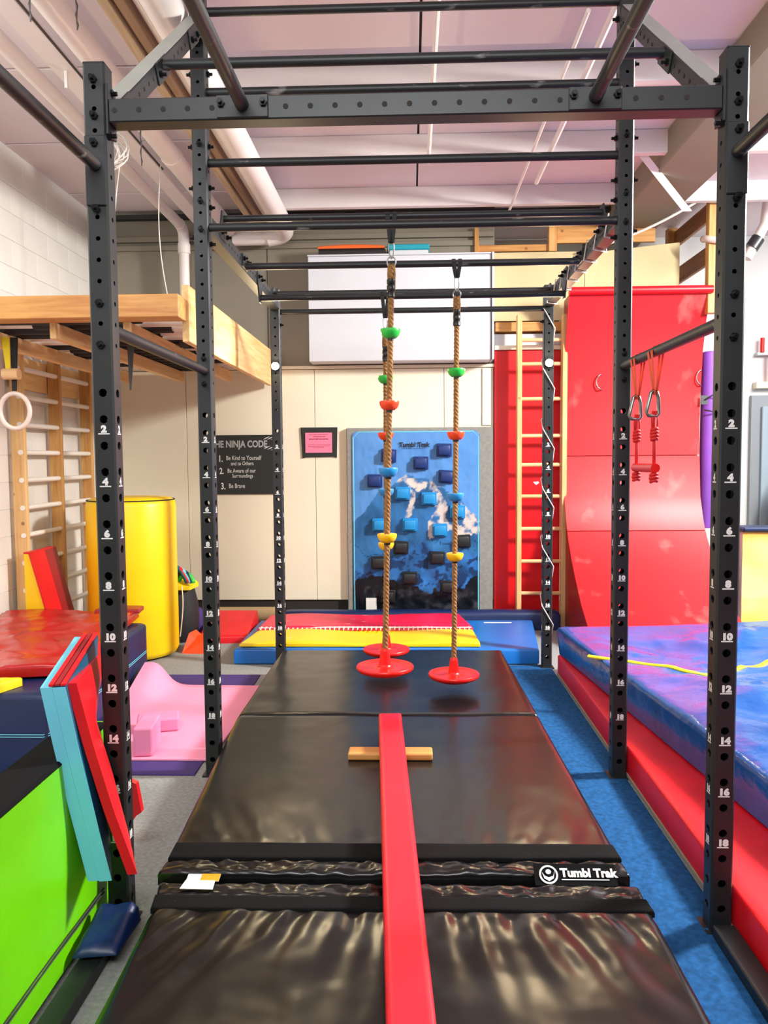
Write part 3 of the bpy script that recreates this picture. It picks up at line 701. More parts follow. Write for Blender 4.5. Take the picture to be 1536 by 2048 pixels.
def mprint(u, v):
    """colours of the printed picture; v up"""
    f = lambda s, k: noise.fractal(Vector((u * s, v * s * 1.4, k)), 1, 2, 5)
    sky = Vector((.11, .31, .66)) * (1 - v) + Vector((.09, .26, .60)) * v
    r1 = ridge(u, [(0, .50), (.08, .54), (.2, .66), (.33, .71), (.42, .755), (.5, .745), (.6, .735), (.68, .69), (.76, .66), (.85, .62), (.92, .56), (1, .50)]) + .012 * f(14, 1)
    if v > r1: return sky * (1 + .10 * f(2.5, 9))
    c = Vector((.03, .135, .33)) * (1 + .5 * f(5, 2))
    d = r1 - v
    snow = f(7, 4) + (.55 - d * 4.5) + (.22 if .35 < u < .5 else 0)
    if u > .52: snow += .30 - abs(d - .10) * 1.2
    if u < .33: snow -= .6
    hit = False
    for P_ in SNOW:
        ins = False
        for k in range(len(P_)):
            (x1, y1), (x2, y2) = P_[k], P_[k - 1]
            if (y1 > v + .012 * f(12, 2)) != (y2 > v + .012 * f(12, 2)) and u + .012 * f(13, 5) < (x2 - x1) * (v + .012 * f(12, 2) - y1) / (y2 - y1) + x1: ins = not ins
        hit = hit or ins
    snow = .74 + f(16, 6) * .45 if hit else snow * .5
    if snow > .55: c = c.lerp(Vector((.62, .55, .50)), min(1, (snow - .55) * 5))
    r2 = ridge(u, [(0, .22), (.2, .27), (.42, .33), (.55, .40), (.65, .33), (.8, .28), (1, .33)]) + .02 * f(12, 7)
    if v < r2: c = Vector((.025, .12, .34)) * (1 + .55 * f(8, 5)) if v > r2 - .02 or f(9, 12) > -.12 else Vector((.012, .04, .12))
    if v < .40 and abs(math.sin(u * 9 + v * 24 + 2.5 * f(4, 3))) < .06: c = c * .35
    r3 = .15 + .05 * math.sin(u * 7) + .035 * f(9, 6)
    if v < r3: c = Vector((.006, .008, .012)).lerp(Vector((.12, .13, .15)), max(0, f(10, 8) - .1) * .6)
    return Vector((max(0, c.x), max(0, c.y), max(0, c.z)))
bm = bmesh.new(); lay = bm.loops.layers.float_color.new('print'); g = []
for j in range(nz + 1):
    row = []
    for i in range(nx + 1):
        u, v = i / nx, j / nz; rc = .055; x = BX0 + u * (BX1 - BX0); z = BZ0 + v * (BZ1 - BZ0)
        if z > BZ1 - rc:
            lim = rc - math.sqrt(max(0, rc * rc - (z - BZ1 + rc) ** 2)); x = min(max(x, BX0 + lim), BX1 - lim)
        w = .006 * fbm(x * 1.0, z * .6, 5, 3) + .004 * fbm(x * 2, z, 7, 1) + .008 * math.exp(-v * 5) * math.sin(x * 30 + z * 14 + 3 * fbm(x, z, 4, 6))
        e_ = min(1, min(u, 1 - u, v + .02, 1 - v) * 14)
        row.append((bm.verts.new((x, 4.932 - w * e_ - .004 * e_, z)), mprint(u, v)))
    g.append(row)
for j in range(nz):
    for i in range(nx):
        qd = (g[j][i], g[j][i + 1], g[j + 1][i + 1], g[j + 1][i]); f = bm.faces.new([a_[0] for a_ in qd])
        for lp, a_ in zip(f.loops, qd): lp[lay] = (*a_[1], 1)
mbx = MB(); mbx.bm.free(); mbx.bm = bm
vin = obj('printed_vinyl', mbx, 'print_mountain', t, 'all', label='printed vinyl with a snowy mountain')
obj('stitched_edge', T([(BX0 + .012, 4.934, BZ0), (BX0 + .012, 4.934, BZ1 - .06), (BX0 + .06, 4.934, BZ1 - .008), (BX1 - .06, 4.934, BZ1 - .008), (BX1 - .012, 4.934, BZ1 - .06), (BX1 - .012, 4.934, BZ0)], .006, 6), 'sky_vinyl', t)
mb = MB().text('Tumbl Trak', .058, (.022, 4.915, 1.665), (1.02, 0, 0), bold=.0022, shear=.1)
mb.poly([(-.10, 4.915, 1.648), (.0, 4.915, 1.650), (.0, 4.915, 1.653), (-.10, 4.915, 1.651)])
mb.poly([(.0, 4.915, 1.648), (.14, 4.915, 1.650), (.14, 4.915, 1.652), (.0, 4.915, 1.651)])
obj('lettering', mb, 'ink_black', t, label='dark lettering near the top')
from_px = lambda x, y: (-.557 + (x - 704) / 252 * 1.189, 1.812 - (y - 862) / 356 * 1.69)
for m, lst in (('hold_navy', ((777, 910, 4), (840, 925, 1), (886, 900, 1), (749, 959, 1), (890, 952, 3))), ('hold_blue', ((804, 984, 2), (856, 995, 1), (912, 1021, 2), (758, 1046, 1), (818, 1046, 1), (877, 1057, -1))), ('hold_black', ((800, 1091, 3), (923, 1079, -3), (872, 1112, 2), (755, 1121, -2), (817, 1152, 1), (892, 1170, 2), (773, 1188, 2)))):
    for (x, y, r) in lst:
        X, Z = from_px(x, y); mx = Matrix.Translation((X, 4.93, Z)) @ Matrix.Rotation(math.radians(r), 4, 'Y')
        mb = B(-.07, .07, -.03, .0, -.060, .060, bev=.004, mtx=mx); mb.box(-.055, .055, -.075, -.03, -.046, .046, bev=.012, mtx=mx, seg=2)
        obj('hold_pad', mb, m, t, 40)
X, Z = from_px(740, 1203)
obj('sewn_label', B(X - .05, X + .05, 4.905, 4.912, Z - .055, Z + .055), 'label_white', t, label='white sewn label')

# ------------------------------------------------------------------ right side: red panels, ladder, warped wall, loft
t = thing('red_wall_panel', (1.08, 4.95, .1), 'tall flat red painted panel behind the wooden ladder', 'panel')
obj('sheet', B(.772, 1.38, 4.965, 4.995, .1, 2.545, bev=.003), 'red_panel', t)
obj('cap', B(.772, 1.38, 4.94, 4.995, 2.55, 2.59, bev=.003), 'cream', t)
obj('handprint', MB().prism([(1.13, 4.964, 1.33), (1.15, 4.964, 1.33), (1.16, 4.964, 1.33), (1.18, 4.964, 1.335), (1.19, 4.964, 1.32), (1.16, 4.964, 1.30)], (0, -.001, 0)), 'label_white', t, label='faint pale hand mark')
t = thing('wall_ladder', (1.17, 4.8, .12), 'narrow pale wooden ladder standing against the red panel', 'ladder')
for x in (.978, 1.385): obj('stile', B(x - .022, x + .022, 4.77, 4.86, .0, 2.84, bev=.004), 'pale_z', t)
for z in (2.617, 2.402, 2.087, 1.753, 1.489, 1.201, .903, .603, .306): obj('rung', T([(.995, 4.815, z), (1.37, 4.815, z)], .018, 12), 'rung_wood', t, True)
RP = [(4.60, 3.0), (4.70, 2.75), (4.77, 2.5), (4.815, 2.1), (4.82, 1.85), (4.81, 1.6), (4.77, 1.2), (4.68, .98), (4.57, .82), (4.43, .67), (4.28, .54), (4.01, .34), (3.69, .175), (3.45, .09), (3.2, .03)]
t = thing('warped_wall', (2.0, 4.2, 0), 'tall red curved warped wall with pale scuffs behind the blue crash mat', 'ramp')
def sheet(pts, x0, x1, th, mb=None):
    mb = mb or MB(); n = 3
    rows = []
    for k, (y, z) in enumerate(pts):
        a_ = pts[max(0, k - 1)]; b_ = pts[min(len(pts) - 1, k + 1)]; ty, tz = b_[0] - a_[0], b_[1] - a_[1]; l = math.hypot(ty, tz); ny, nz_ = -tz / l, ty / l
        rows.append([mb.bm.verts.new((x, y, z)) for x in (x0, x1)] + [mb.bm.verts.new((x, y + ny * th, z + nz_ * th)) for x in (x1, x0)])
    for A, C in zip(rows, rows[1:]):
        for i in range(4): mb.bm.faces.new((A[i], A[(i + 1) % 4], C[(i + 1) % 4], C[i]))
    mb.bm.faces.new(rows[0]); mb.bm.faces.new(rows[-1][::-1]); return mb
def dens(a_, b_):
    out = []
    seg = [p for p in RP if a_ >= p[1] >= b_]
    return seg
obj('face_sheet', sheet([p for p in RP if p[1] >= 1.6] + [(4.808, 1.57)], 1.387, 2.607, .018), 'red_wood', t, 40)
obj('face_sheet', sheet([(4.807, 1.563), (4.77, 1.2), (4.68, .98), (4.63, .9)], 1.387, 2.607, .018), 'red_wood', t, 40)
obj('face_sheet', sheet([(4.625, .893)] + [p for p in RP if p[1] < .89], 1.387, 2.607, .018), 'red_wood', t, 40)
obj('backing_sheet', sheet([(y + .03, z - .012) for y, z in RP], 1.40, 2.595, .006), 'red_dark', t, 40)
obj('lip', T([(1.38, 4.585, 3.0), (2.615, 4.585, 3.0)], .035, 14), 'red_vinyl', t, True)
for x in (1.40, 2.56):
    mb = MB().prism([(x, y + .02, z - .004) for y, z in RP[::1]] + [(x, 4.92, .0), (x, 4.92, 2.98)], (.03, 0, 0)); obj('side_frame', mb, 'red_dark', t)  # shade on the ramp sides is put into this darker red
for x, z in ((1.72, 2.23), (2.61, 2.26)):
    obj('grab_ring', T([(x + .0, 4.80 - .0, z + .06)] + [(x - .055 * math.sin(k * PI / 8) + .0, 4.775, z + .07 * math.cos(k * PI / 8)) for k in range(1, 8)] + [(x, 4.80, z - .07)], .006, 6), 'silver', t, 'all')
t = thing('loft_wall', (1.6, 5.4, 2.8), 'pale plywood and timber loft above the red panel and warped wall', 'loft')
obj('plywood_panel', B(.77, 1.60, 5.0, 5.02, 2.82, 3.445, bev=.003), 'ply', t)
obj('plywood_panel', MB().prism([(1.605, 5.0, 2.82), (2.45, 4.96, 2.82), (2.45, 4.96, 3.50), (1.75, 5.0, 3.44), (1.605, 5.0, 3.445)], (0, .02, 0)), 'ply', t)
obj('recess_board', B(.77, 1.39, 5.05, 5.09, 2.60, 2.78, bev=.004), 'brown', t)
obj('recess_back', B(.77, 1.39, 5.12, 5.15, 2.45, 2.85), 'void', t)
obj('white_strip', B(.77, 1.39, 5.0, 5.02, 2.59, 2.70), 'white', t)
obj('deck', B(.78, 2.66, 4.94, 6.18, 2.72, 2.80), 'pine', t)
obj('top_rail', B(.60, 1.32, 5.02, 5.06, 3.46, 3.52, bev=.004), 'pine', t)
obj('stud', B(.59, .63, 5.0, 5.08, 3.45, 3.68, bev=.004), 'pine_z', t)
obj('stud', B(1.27, 1.345, 4.99, 5.07, 3.45, 3.70, bev=.004), 'pine_z', t)
obj('header_board', B(1.35, 2.25, 5.03, 5.07, 3.53, 3.69, bev=.004), 'pine', t)
obj('railing_post', B(2.58, 2.66, 4.60, 4.68, 2.80, 3.95 - .1, bev=.004), 'pine_z', t)
obj('railing_post', B(2.60, 2.70, 5.78, 5.87, 2.80, 3.86, bev=.004), 'pine_z', t)
for z in (3.66, 3.28, 2.95): obj('railing_board', B(2.665, 2.70, 4.62, 5.8, z, z + .16, bev=.004), 'brown', t)
tag(obj('tension_rope', T(bez((1.55, 4.93, 3.42), (2.0, 4.75, 3.5), (2.3, 4.6, 3.62), (2.66, 4.45, 3.86), 12), .012, 8), 'wire', smooth='all'), 'pale cord stretched from the plywood up to the loft railing post', 'rope')
tag(obj('rope_loop', T([(2.62, 4.70, 3.46), (2.56, 4.68, 3.45), (2.555, 4.62, 3.44), (2.58, 4.575, 3.42), (2.66, 4.57, 3.41), (2.78, 4.56, 3.43)], .03, 10), 'ring', smooth='all'), 'thick pale rope looped round the loft railing post', 'rope')
t = thing('foam_tube', (2.69, 4.87, .9), 'long purple foam tube hanging upright beside the warped wall', 'tube')
obj('tube', MB().lathe([(.05, .0), (.066, .006), (.068, .03), (.068, 1.57), (.066, 1.59), (.05, 1.60)], c=(2.70, 4.87, .9), n=24), 'purple', t, True)
t = thing('tube_bracket', (2.63, 4.7, 1.95), 'grey metal loop bracket holding the purple foam tube', 'bracket')
obj('plate', B(2.60, 2.66, 4.77, 4.778, 2.02, 2.10), 'dark_metal', t)
obj('loop', T([(2.63, 4.765, 2.06)] + [(2.70 + .075 * math.cos(a_), 4.75, 2.03 + .075 * math.sin(a_)) for a_ in [PI * .5 - k * PI / 8 for k in range(9)]] + [(2.62, 4.755, 1.97)], .007, 8), 'dark_metal', t, 'all')

bm = bmesh.new(); lay = bm.loops.layers.float_color.new('print')
t = thing('tie_dye_mat', (3.3, 4.4, .05), 'yellow and green tie dye mat standing beyond the blue crash mat', 'mat')
def tcol(u, v):
    f = noise.fractal(Vector((u * 2, v * 4, 3)), 1, 2, 4) * .25
    a_, b_, c_ = Vector((.85, .45, .10)), Vector((.62, .72, .30)), Vector((.85, .62, .12))
    k = v + f
    c = c_.lerp(b_, max(0, min(1, k / .5))) if k < .5 else b_.lerp(a_, max(0, min(1, (k - .5) / .4)))
    return c.lerp(Vector((.25, .6, .5)), max(0, .5 - abs(k - .35 - .2 * u) * 6) * .5)
g = [[(bm.verts.new((2.84 + 1.3 * i / 30, 4.395 - .006 * fbm(i * .1, j * .1, 2, 2), .12 + .78 * j / 24)), tcol(i / 30, j / 24)) for i in range(31)] for j in range(25)]
for j in range(24):
    for i in range(30):
        qd = (g[j][i], g[j][i + 1], g[j + 1][i + 1], g[j + 1][i]); f = bm.faces.new([a_[0] for a_ in qd])
        for lp, a_ in zip(f.loops, qd): lp[lay] = (*a_[1], 1)
mbx = MB(); mbx.bm.free(); mbx.bm = bm; obj('printed_cover', mbx, 'print_tiedye', t, 'all')
obj('core', B(2.84, 4.14, 4.41, 4.6, .0, .90, bev=.02), 'white', t)
obj('edge_roll', B(2.83, 4.15, 4.36, 4.62, .905, .945, bev=.015), 'navy', t)
t = thing('wall_clamp_rack', (3.78, 6.1, 2.3), 'small white bracket with red clamps on the far white wall', 'rack')
obj('bracket', B(3.66, 3.9, 6.12, 6.2, 2.62, 2.65, bev=.003), 'white', t)
obj('clamp', T([(3.71, 6.12, 2.65), (3.71, 6.12, 2.80)], .022, 10), 'red_plastic', t, True)
obj('clamp', T([(3.80, 6.10, 2.33), (3.80, 6.10, 2.62)], .026, 10), 'red_plastic', t, True)
obj('ledge', B(3.65, 4.0, 6.1, 6.2, 2.27, 2.34, bev=.005), 'cream', t)
t = thing('pipe_bracket', (3.2, 5.0, 3.3), 'white pipe clamp fixed high on the right side wall area', 'bracket')
obj('arm', T([(3.06, 4.98, 3.35), (3.14, 4.98, 3.5), (3.22, 4.98, 3.66), (3.24, 4.98, 3.88)], .045, 10), 'duct', t, True)
obj('collar', T([(3.10, 4.98, 3.44), (3.16, 4.98, 3.53)], .06, 10), 'dark_metal', t, True)
t = thing('folding_chair', (4.1, 5.6, 0), 'dark object with slanted back standing before the far door', 'chair')
obj('back', MB().prism([(3.62, 5.7, .85), (4.05, 5.7, .85), (4.05, 5.7, 1.42), (3.78, 5.7, 1.42)], (0, .05, 0)), 'case_black', t)
obj('seat', B(3.6, 4.05, 5.5, 5.74, .8, .85, bev=.01), 'case_black', t)
for x in (3.63, 4.0):
    for y in (5.52, 5.71): obj('leg', B(x, x + .03, y, y + .03, 0, .8), 'dark_metal', t)

# ------------------------------------------------------------------ blue crash mat, low red mat, blue carpet strip
tag(obj('carpet_strip', MB().pad([(.708, -2.8), (1.02, -2.8), (1.02, 3.38), (.672, 3.38)], .0, .006, .003, lambda x, y, u, v: .004 * max(0, fbm(x, y, 4, 2)) * (1 if y < .4 and x > .75 else .2), 40, 90), 'carpet_blue', smooth=60), 'blue carpet strip on the floor between the black mats and the red mat', 'carpet')
t = thing('red_floor_mat', (1.8, .6, 0), 'long low red mat on the floor along the right posts under the blue crash mat', 'mat')
obj('body', MB().pad([(1.032, -2.4), (2.8, -2.4), (2.8, 3.12), (1.032, 3.12)], .012, .15, .012, lambda x, y, u, v: .004 * fbm(x, y, 3, 5), 40, 110), 'red_vinyl', t, 60)
obj('base_edge', B(1.027, 2.8, -2.4, 3.12, .006, .02), 'foam_edge', t)
t = thing('crash_mat', (2.2, 1.6, .15), 'large royal blue crash mat with a yellow stripe on the low red mat', 'mat')
def crash(x, y, u, v):
    k = min(1, min(u, v, 1 - v) * 9)
    return k * (.05 * fbm(x, y, 1.1, 4) + .022 * math.sin(x * 4 + y * 9 + 2.5 * fbm(x, y, 1.5, 1)) * (.4 + fbm(x, y, 1.3, 8)) + .012 * fbm(x, y, 5, 2)) - .03 * math.exp(-((x - 1.75) ** 2 + (y - 2.5) ** 2) / .5) - .07 * k * math.exp(-((x - 1.65) / .4) ** 2) * max(0, (v - .6) / .4) + k * .03 * (1 - abs(2 * noise.noise(Vector((x * 1.6 + y * 1.1, y * 2.6 - x * .6, 2.3))))) ** 3
def crash_fn(P):
    P = P.copy()
    if P.z > .2: P.x -= .02 * math.exp(-max(0, P.x - 1.3) * 3)
    return P
cq = [(1.43, -.6), (3.6, -.6), (3.6, 3.35), (1.035, 3.10)]
obj('cover', MB().pad([(1.455, -.9), (3.7, -.9), (3.7, 3.42), (1.04, 3.10)], .158, .365, .03, crash, 90, 120, fn=crash_fn), 'blue_vinyl', t, 60)
sp = [Vector((1.05, 2.24)), Vector((1.2, 2.17)), Vector((1.32, 2.098)), Vector((1.573, 1.92)), Vector((1.7, 1.95)), Vector((1.842, 2.042)), Vector((2.133, 2.281)), Vector((2.5, 2.5)), Vector((3.2, 2.7))]
sp2 = []
for a_, b_ in zip(sp, sp[1:]): sp2 += [a_.lerp(b_, k / 8) for k in range(8)]
mb = MB(); prev = None
for i, p in enumerate(sp2):
    u = (p.x - 1.04 - (3.1 - p.y) * .104) / 2.5; v = (p.y + .9) / 4.15
    z = .365 + crash(p.x, p.y, u, v) + .006
    d = (sp2[min(i + 1, len(sp2) - 1)] - sp2[max(0, i - 1)]).normalized(); n_ = Vector((-d.y, d.x)) * .018
    cur = [mb.bm.verts.new((p.x + n_.x, p.y + n_.y, z)), mb.bm.verts.new((p.x - n_.x, p.y - n_.y, z)), mb.bm.verts.new((p.x - n_.x, p.y - n_.y, z - .012)), mb.bm.verts.new((p.x + n_.x, p.y + n_.y, z - .012))]
    if prev:
        for k in range(4): mb.bm.faces.new((prev[k], prev[(k + 1) % 4], cur[(k + 1) % 4], cur[k]))
    prev = cur
obj('stripe', mb, 'yellow_strap', t, 'all', label='yellow stripe across the top')

# ------------------------------------------------------------------ mats along the back
tag(obj('wall_bolster', MB().pad([(-1.19, 4.62), (1.33, 4.62), (1.33, 4.76), (-1.19, 4.76)], 0, .175, .04, lambda x, y, u, v: .004 * fbm(x, y, 3, 3), 60, 8), 'navy', smooth=60), 'long navy foam bolster lying along the foot of the climbing panel', 'bolster')
t = thing('landing_mat', (-.15, 3.9, 0), 'wide blue landing mat on the floor behind the rig', 'mat')
obj('body', MB().pad([(-1.36, 3.40), (.945, 3.40), (1.06, 4.50), (-1.36, 4.50)], 0.01, .12, .015, lambda x, y, u, v: .003 * fbm(x, y, 3, 3), 50, 26), 'blue_top', t, 60)
obj('label', B(.62, .86, 4.36, 4.39, .121, .123), 'label_white', t, label='white label strip')
t = thing('panel_mat', (-.4, 4.0, .12), 'thin pink and yellow printed folding mat on the blue landing mat', 'mat')
wob = lambda x, y, u, v: .012 * fbm(x, y, 1.6, 6) + .006 * math.sin(x * 5)
obj('panel', MB().pad([(-1.33, 3.46), (.51, 3.46), (.49, 3.95), (-1.27, 3.93)], .126, .152, .008, wob, 50, 14), 'yellow_mat', t, 60, label='yellow panel with white print')
obj('panel', MB().pad([(-1.28, 3.935), (.495, 3.96), (.41, 4.54), (-1.27, 4.50)], .126, .167, .008, wob, 50, 14), 'hot_pink', t, 60, label='pink red panel with white print')
mb = MB()
for k in range(46):
    x = -1.25 + k * .038; mb.box(x - .004, x + .004, 3.90 + .012 * (k % 2), 3.985, .158, .172)
mb.tube([(-1.27, 3.945, .166), (-.6, 3.95, .172), (.48, 3.965, .166)], .006, 6)
obj('laced_edge', mb, 'label_white', t, label='white laced joint', kind='stuff')
mb = MB().pad([(-1.82, 4.08), (-1.40, 4.13), (-1.40, 4.62), (-1.84, 4.62)], 0, .06, .012, lambda x, y, u, v: .13 * v + .004 * fbm(x, y, 4, 2), 20, 16)
tag(obj('folded_mat', mb, 'red_vinyl', smooth=60), 'red mat propped up at the foot of the back wall beside the bag', 'mat')
tag(obj('rolled_mat', T([(-1.95, 4.88, .1), (-1.25, 4.88, .1)], .07, 16), 'tan', smooth=True), 'tan roll lying in the dark gap below the back wall', 'roll')
mb = MB().prism([(-1.86, 3.75, 0), (-1.68, 3.74, 0), (-1.67, 3.8, .1), (-1.72, 3.86, .14), (-1.77, 3.84, .10), (-1.82, 3.83, .15)], (0.02, .14, -.0))
tag(obj('fabric_bag', mb, 'orange'), 'crumpled orange fabric bag on the floor in front of the red mat', 'bag')

t = thing('equipment_bag', (-1.99, 4.2, 0), 'black bag with yellow flap stuffed with coloured gear behind the yellow barrel', 'bag')
mb = MB().lathe([(.13, 0), (.16, .05), (.17, .2), (.16, .33), (.13, .46), (.08, .5)], c=(-2.02, 4.25, 0), n=18); obj('body', mb, 'bag', t, True)
mb = MB().pad([(-2.16, 4.085), (-1.88, 4.08), (-1.86, 4.3), (-2.16, 4.3)], .46, .52, .03, lambda x, y, u, v: .05 * math.sin(PI * u) - .05 * (1 - v), 12, 10); obj('flap', mb, 'bag_yellow', t, 60)
rnd = random.Random(5)
for k, m in enumerate(('teal_vinyl', 'red_plastic', 'sky_vinyl', 'navy', 'green_plastic')):
    mb = T(bez((-2.12 + k * .03, 4.15, .5), (-2.1 + k * .04, 4.12, .74 - k * .02), (-1.98 + k * .03, 4.12, .70 - k * .03), (-1.9 + k * .012, 4.1, .52), 10), .02, 8); obj('gear_strap', mb, m, t, 'all')
mb = MB().lathe([(.05, 0), (.09, .05), (.1, .16), (.06, .24)], c=(-1.93, 4.40, .01), n=14); obj('side_pouch', mb, 'purple_mat', t, True)
obj('buckle_cord', T(bez((-1.93, 4.03, .5), (-1.9, 4.0, .35), (-1.93, 4.0, .2), (-1.95, 4.02, .08)), .005, 5), 'wire', t)

# ------------------------------------------------------------------ left side
t = thing('foam_barrel', (-2.25, 3.68, 0), 'tall yellow vinyl foam cylinder standing on the carpet behind the left posts', 'barrel')
obj('cover', MB().lathe([(.26, 0), (.325, .02), (.345, .06), (.345, 1.20), (.335, 1.24), (.30, 1.262), (.2, 1.27)], c=(-2.235, 3.74, 0), n=48), 'yellow_vinyl', t, 50)
obj('top_seam', T([(-2.235 + .335 * math.cos(k * PI / 20), 3.74 + .335 * math.sin(k * PI / 20), 1.245) for k in range(40)], .005, 5, closed=True), 'trim_dark', t)
t = thing('foam_wedge', (-2.6, 3.5, 0), 'red and yellow foam wedge standing on end beside the wall bars', 'wedge')
pr = [(-2.835, 3.17, .0), (-2.57, 3.17, .0), (-2.80, 3.17, .88), (-2.835, 3.17, .88)]
obj('core', MB().prism(pr, (0, .42, 0)), 'yellow_vinyl', t)
sl = Vector((-2.57 + 2.80, 0, -.88)); nn = Vector((.88, 0, .25)).normalized() * .012
for k, (a_, b_, m) in enumerate(((0, .55, 'red_vinyl'), (.555, 1.0, 'red_dark'))):
    y0, y1 = 3.165 + .43 * a_, 3.165 + .43 * b_
    P0 = Vector((-2.80, y0, .88)); obj('slope_cover', MB().prism([P0, P0 + sl, P0 + sl + nn, P0 + nn], (0, y1 - y0, 0)), m, t)  # far half of the slope in a darker red
obj('end_cap', B(-2.84, -2.79, 3.165, 3.595, .88, .892, bev=.004), 'red_vinyl', t)
t = thing('spotting_block', (-2.35, 2.1, 0), 'large navy vinyl block on the floor carrying the red folding mat', 'block')
obj('body', MB().pad([(-2.95, 1.25), (-1.80, 1.25), (-1.89, 3.0), (-2.95, 3.0)], .01, .41, .03, None, 24, 30), 'navy', t, 60)
mb = MB()
for dz in (0, .012): mb.tube([(-2.93, 1.245, .20 + dz), (-1.82, 1.244, .20 + dz), (-1.795, 1.27, .20 + dz), (-1.886, 2.98, .20 + dz)], .0025, 5)
obj('stitching', mb, 'sky_vinyl', t, label='pale double stitch line')
t = thing('panel_mat', (-2.3, 2.1, .41), 'glossy red folding mat with yellow front panel lying on the navy block', 'mat')
def sag(x, y, u, v): return .008 * (1 - abs(2 * noise.noise(Vector((x * 4 + y * 2, y * 5, 1.3))))) ** 3 + .03 * fbm(x, y, 1.6, 3) + .012 * math.sin(x * 7 - y * 5) * fbm(x, y, 2, 5) - .03 * math.exp(-((x + 2.2) ** 2 + (y - 1.9) ** 2) / .1)
obj('panel', MB().pad([(-2.95, 1.32), (-1.80, 1.56), (-1.98, 3.12), (-2.95, 3.14)], .425, .475, .014, sag, 60, 60), 'red_gloss', t, 60)
obj('panel', MB().pad([(-2.95, 1.20), (-2.06, 1.20), (-1.99, 1.40), (-2.95, 1.30)], .412, .462, .012, lambda x, y, u, v: .004 * fbm(x, y, 6, 3), 30, 8), 'yellow_vinyl', t, 60, label='yellow panel at the front edge')
obj('panel', MB().pad([(-2.25, 2.98), (-1.93, 2.98), (-1.95, 3.14), (-2.25, 3.16)], .476, .505, .01, None, 8, 8), 'red_dark', t, 60, label='darker red corner')

def slab(near, far, th, puff=.008, n=16, mm=6):
    """padded panel: near and far edges given as points from top to bottom, thickness th to the left"""
    def along(P, v):
        P = [Vector(p) for p in P]; k = v * (len(P) - 1); i = min(int(k), len(P) - 2); return P[i].lerp(P[i + 1], k - i)
    mb = MB(); th = Vector(th); nm = -th.normalized(); fr, bk = [], []
    for j in range(n + 1):
        v = j / n; A, F = along(near, v), along(far, v)
        fr.append([mb.bm.verts.new(A.lerp(F, i / mm) + nm * puff * math.sin(PI * i / mm) * math.sin(PI * v)) for i in range(mm + 1)])
        bk.append([mb.bm.verts.new(A.lerp(F, i / mm) + th) for i in range(mm + 1)])
    for j in range(n):
        for i in range(mm):
            mb.bm.faces.new((fr[j][i], fr[j][i + 1], fr[j + 1][i + 1], fr[j + 1][i])); mb.bm.faces.new((bk[j][i], bk[j + 1][i], bk[j + 1][i + 1], bk[j][i + 1]))
        for i in (0, mm): mb.bm.faces.new((fr[j][i], fr[j + 1][i], bk[j + 1][i], bk[j][i]))
    for j in (0, n):
        for i in range(mm): mb.bm.faces.new((fr[j][i], bk[j][i], bk[j][i + 1], fr[j][i + 1]))
    es = [e for e in mb.bm.edges if e.is_manifold and e.calc_face_angle(0) > 1.0]
    bmesh.ops.bevel(mb.bm, geom=es, offset=.006, segments=2, affect='EDGES')
    return mb
t = thing('leaning_mat', (-1.0, -.2, .3), 'light blue folded panel mat leaning upright against the lime green mat', 'mat')
obj('panel', slab([(-1.027, -.255, .885), (-1.0, -.24, .70), (-.968, -.22, .50), (-.930, -.195, .268)], [(-1.068, .10, .96), (-1.045, .0, .72), (-1.02, -.05, .54), (-.985, -.06, .33)], (-.036, -.006, 0)), 'teal_vinyl', t, 50, label='deep teal face panel')
obj('panel', slab([(-1.064, -.262, .885), (-1.037, -.247, .70), (-1.005, -.227, .50), (-.967, -.20, .268)], [(-1.104, .08, .96), (-1.082, -.02, .72), (-1.057, -.07, .54), (-1.022, -.07, .33)], (-.034, -.004, 0), 0), 'sky_vinyl', t, 50)
obj('edge_band', slab([(-1.026, -.259, .885), (-.999, -.244, .70), (-.967, -.224, .50), (-.929, -.199, .268)], [(-1.027, -.2555, .885), (-1.0, -.2405, .70), (-.968, -.2205, .50), (-.930, -.1955, .268)], (-.036, -.006, 0), 0, 16, 1), 'sky_vinyl', t, 50)
for k in range(3):
    o_ = Vector((-.016 * k, -.004 * k, 0))
    mb = MB().prism([Vector(p) + o_ for p in ((-1.029, -.25, .888), (-1.070, .10, .963), (-1.083, .10, .963), (-1.042, -.255, .888))], (0, 0, .006))
    obj('top_edge', mb, 'red_dark' if k == 1 else 'red_vinyl', t, label='red top edge')
t = thing('leaning_mat', (-.95, -.15, .3), 'red panel mat leaning upright in front of the near left post', 'mat')
obj('panel', slab([(-1.005, -.23, .89), (-.965, -.215, .69), (-.917, -.20, .49), (-.853, -.19, .285)], [(-1.105, .32, .905), (-1.05, .0, .73), (-.985, -.025, .54), (-.925, -.05, .335)], (-.028, -.006, 0)), 'red_vinyl', t, 50)
mb = MB().prism([(-1.20, .57, .01), (-1.126, .57, .117), (-1.103, .57, .132), (-1.122, .57, .25), (-1.24, .57, .3)], (0, .03, 0))
tag(obj('mat_corner', mb, 'red_vinyl', smooth=50), 'red mat corner touching the carpet just behind the near left post', 'mat')
t = thing('standing_mat', (-1.13, -.8, 0), 'bright lime green folding mat standing on edge at the lower left', 'mat')
def bulge(P):
    P = P.copy(); s_ = math.sin(PI * max(0, min(1, P.z / .655))); P.x += .012 * s_ * (1 if P.x > -1.1 else -1) + .006 * fbm(P.y, P.z, 3, 4) * s_; return P
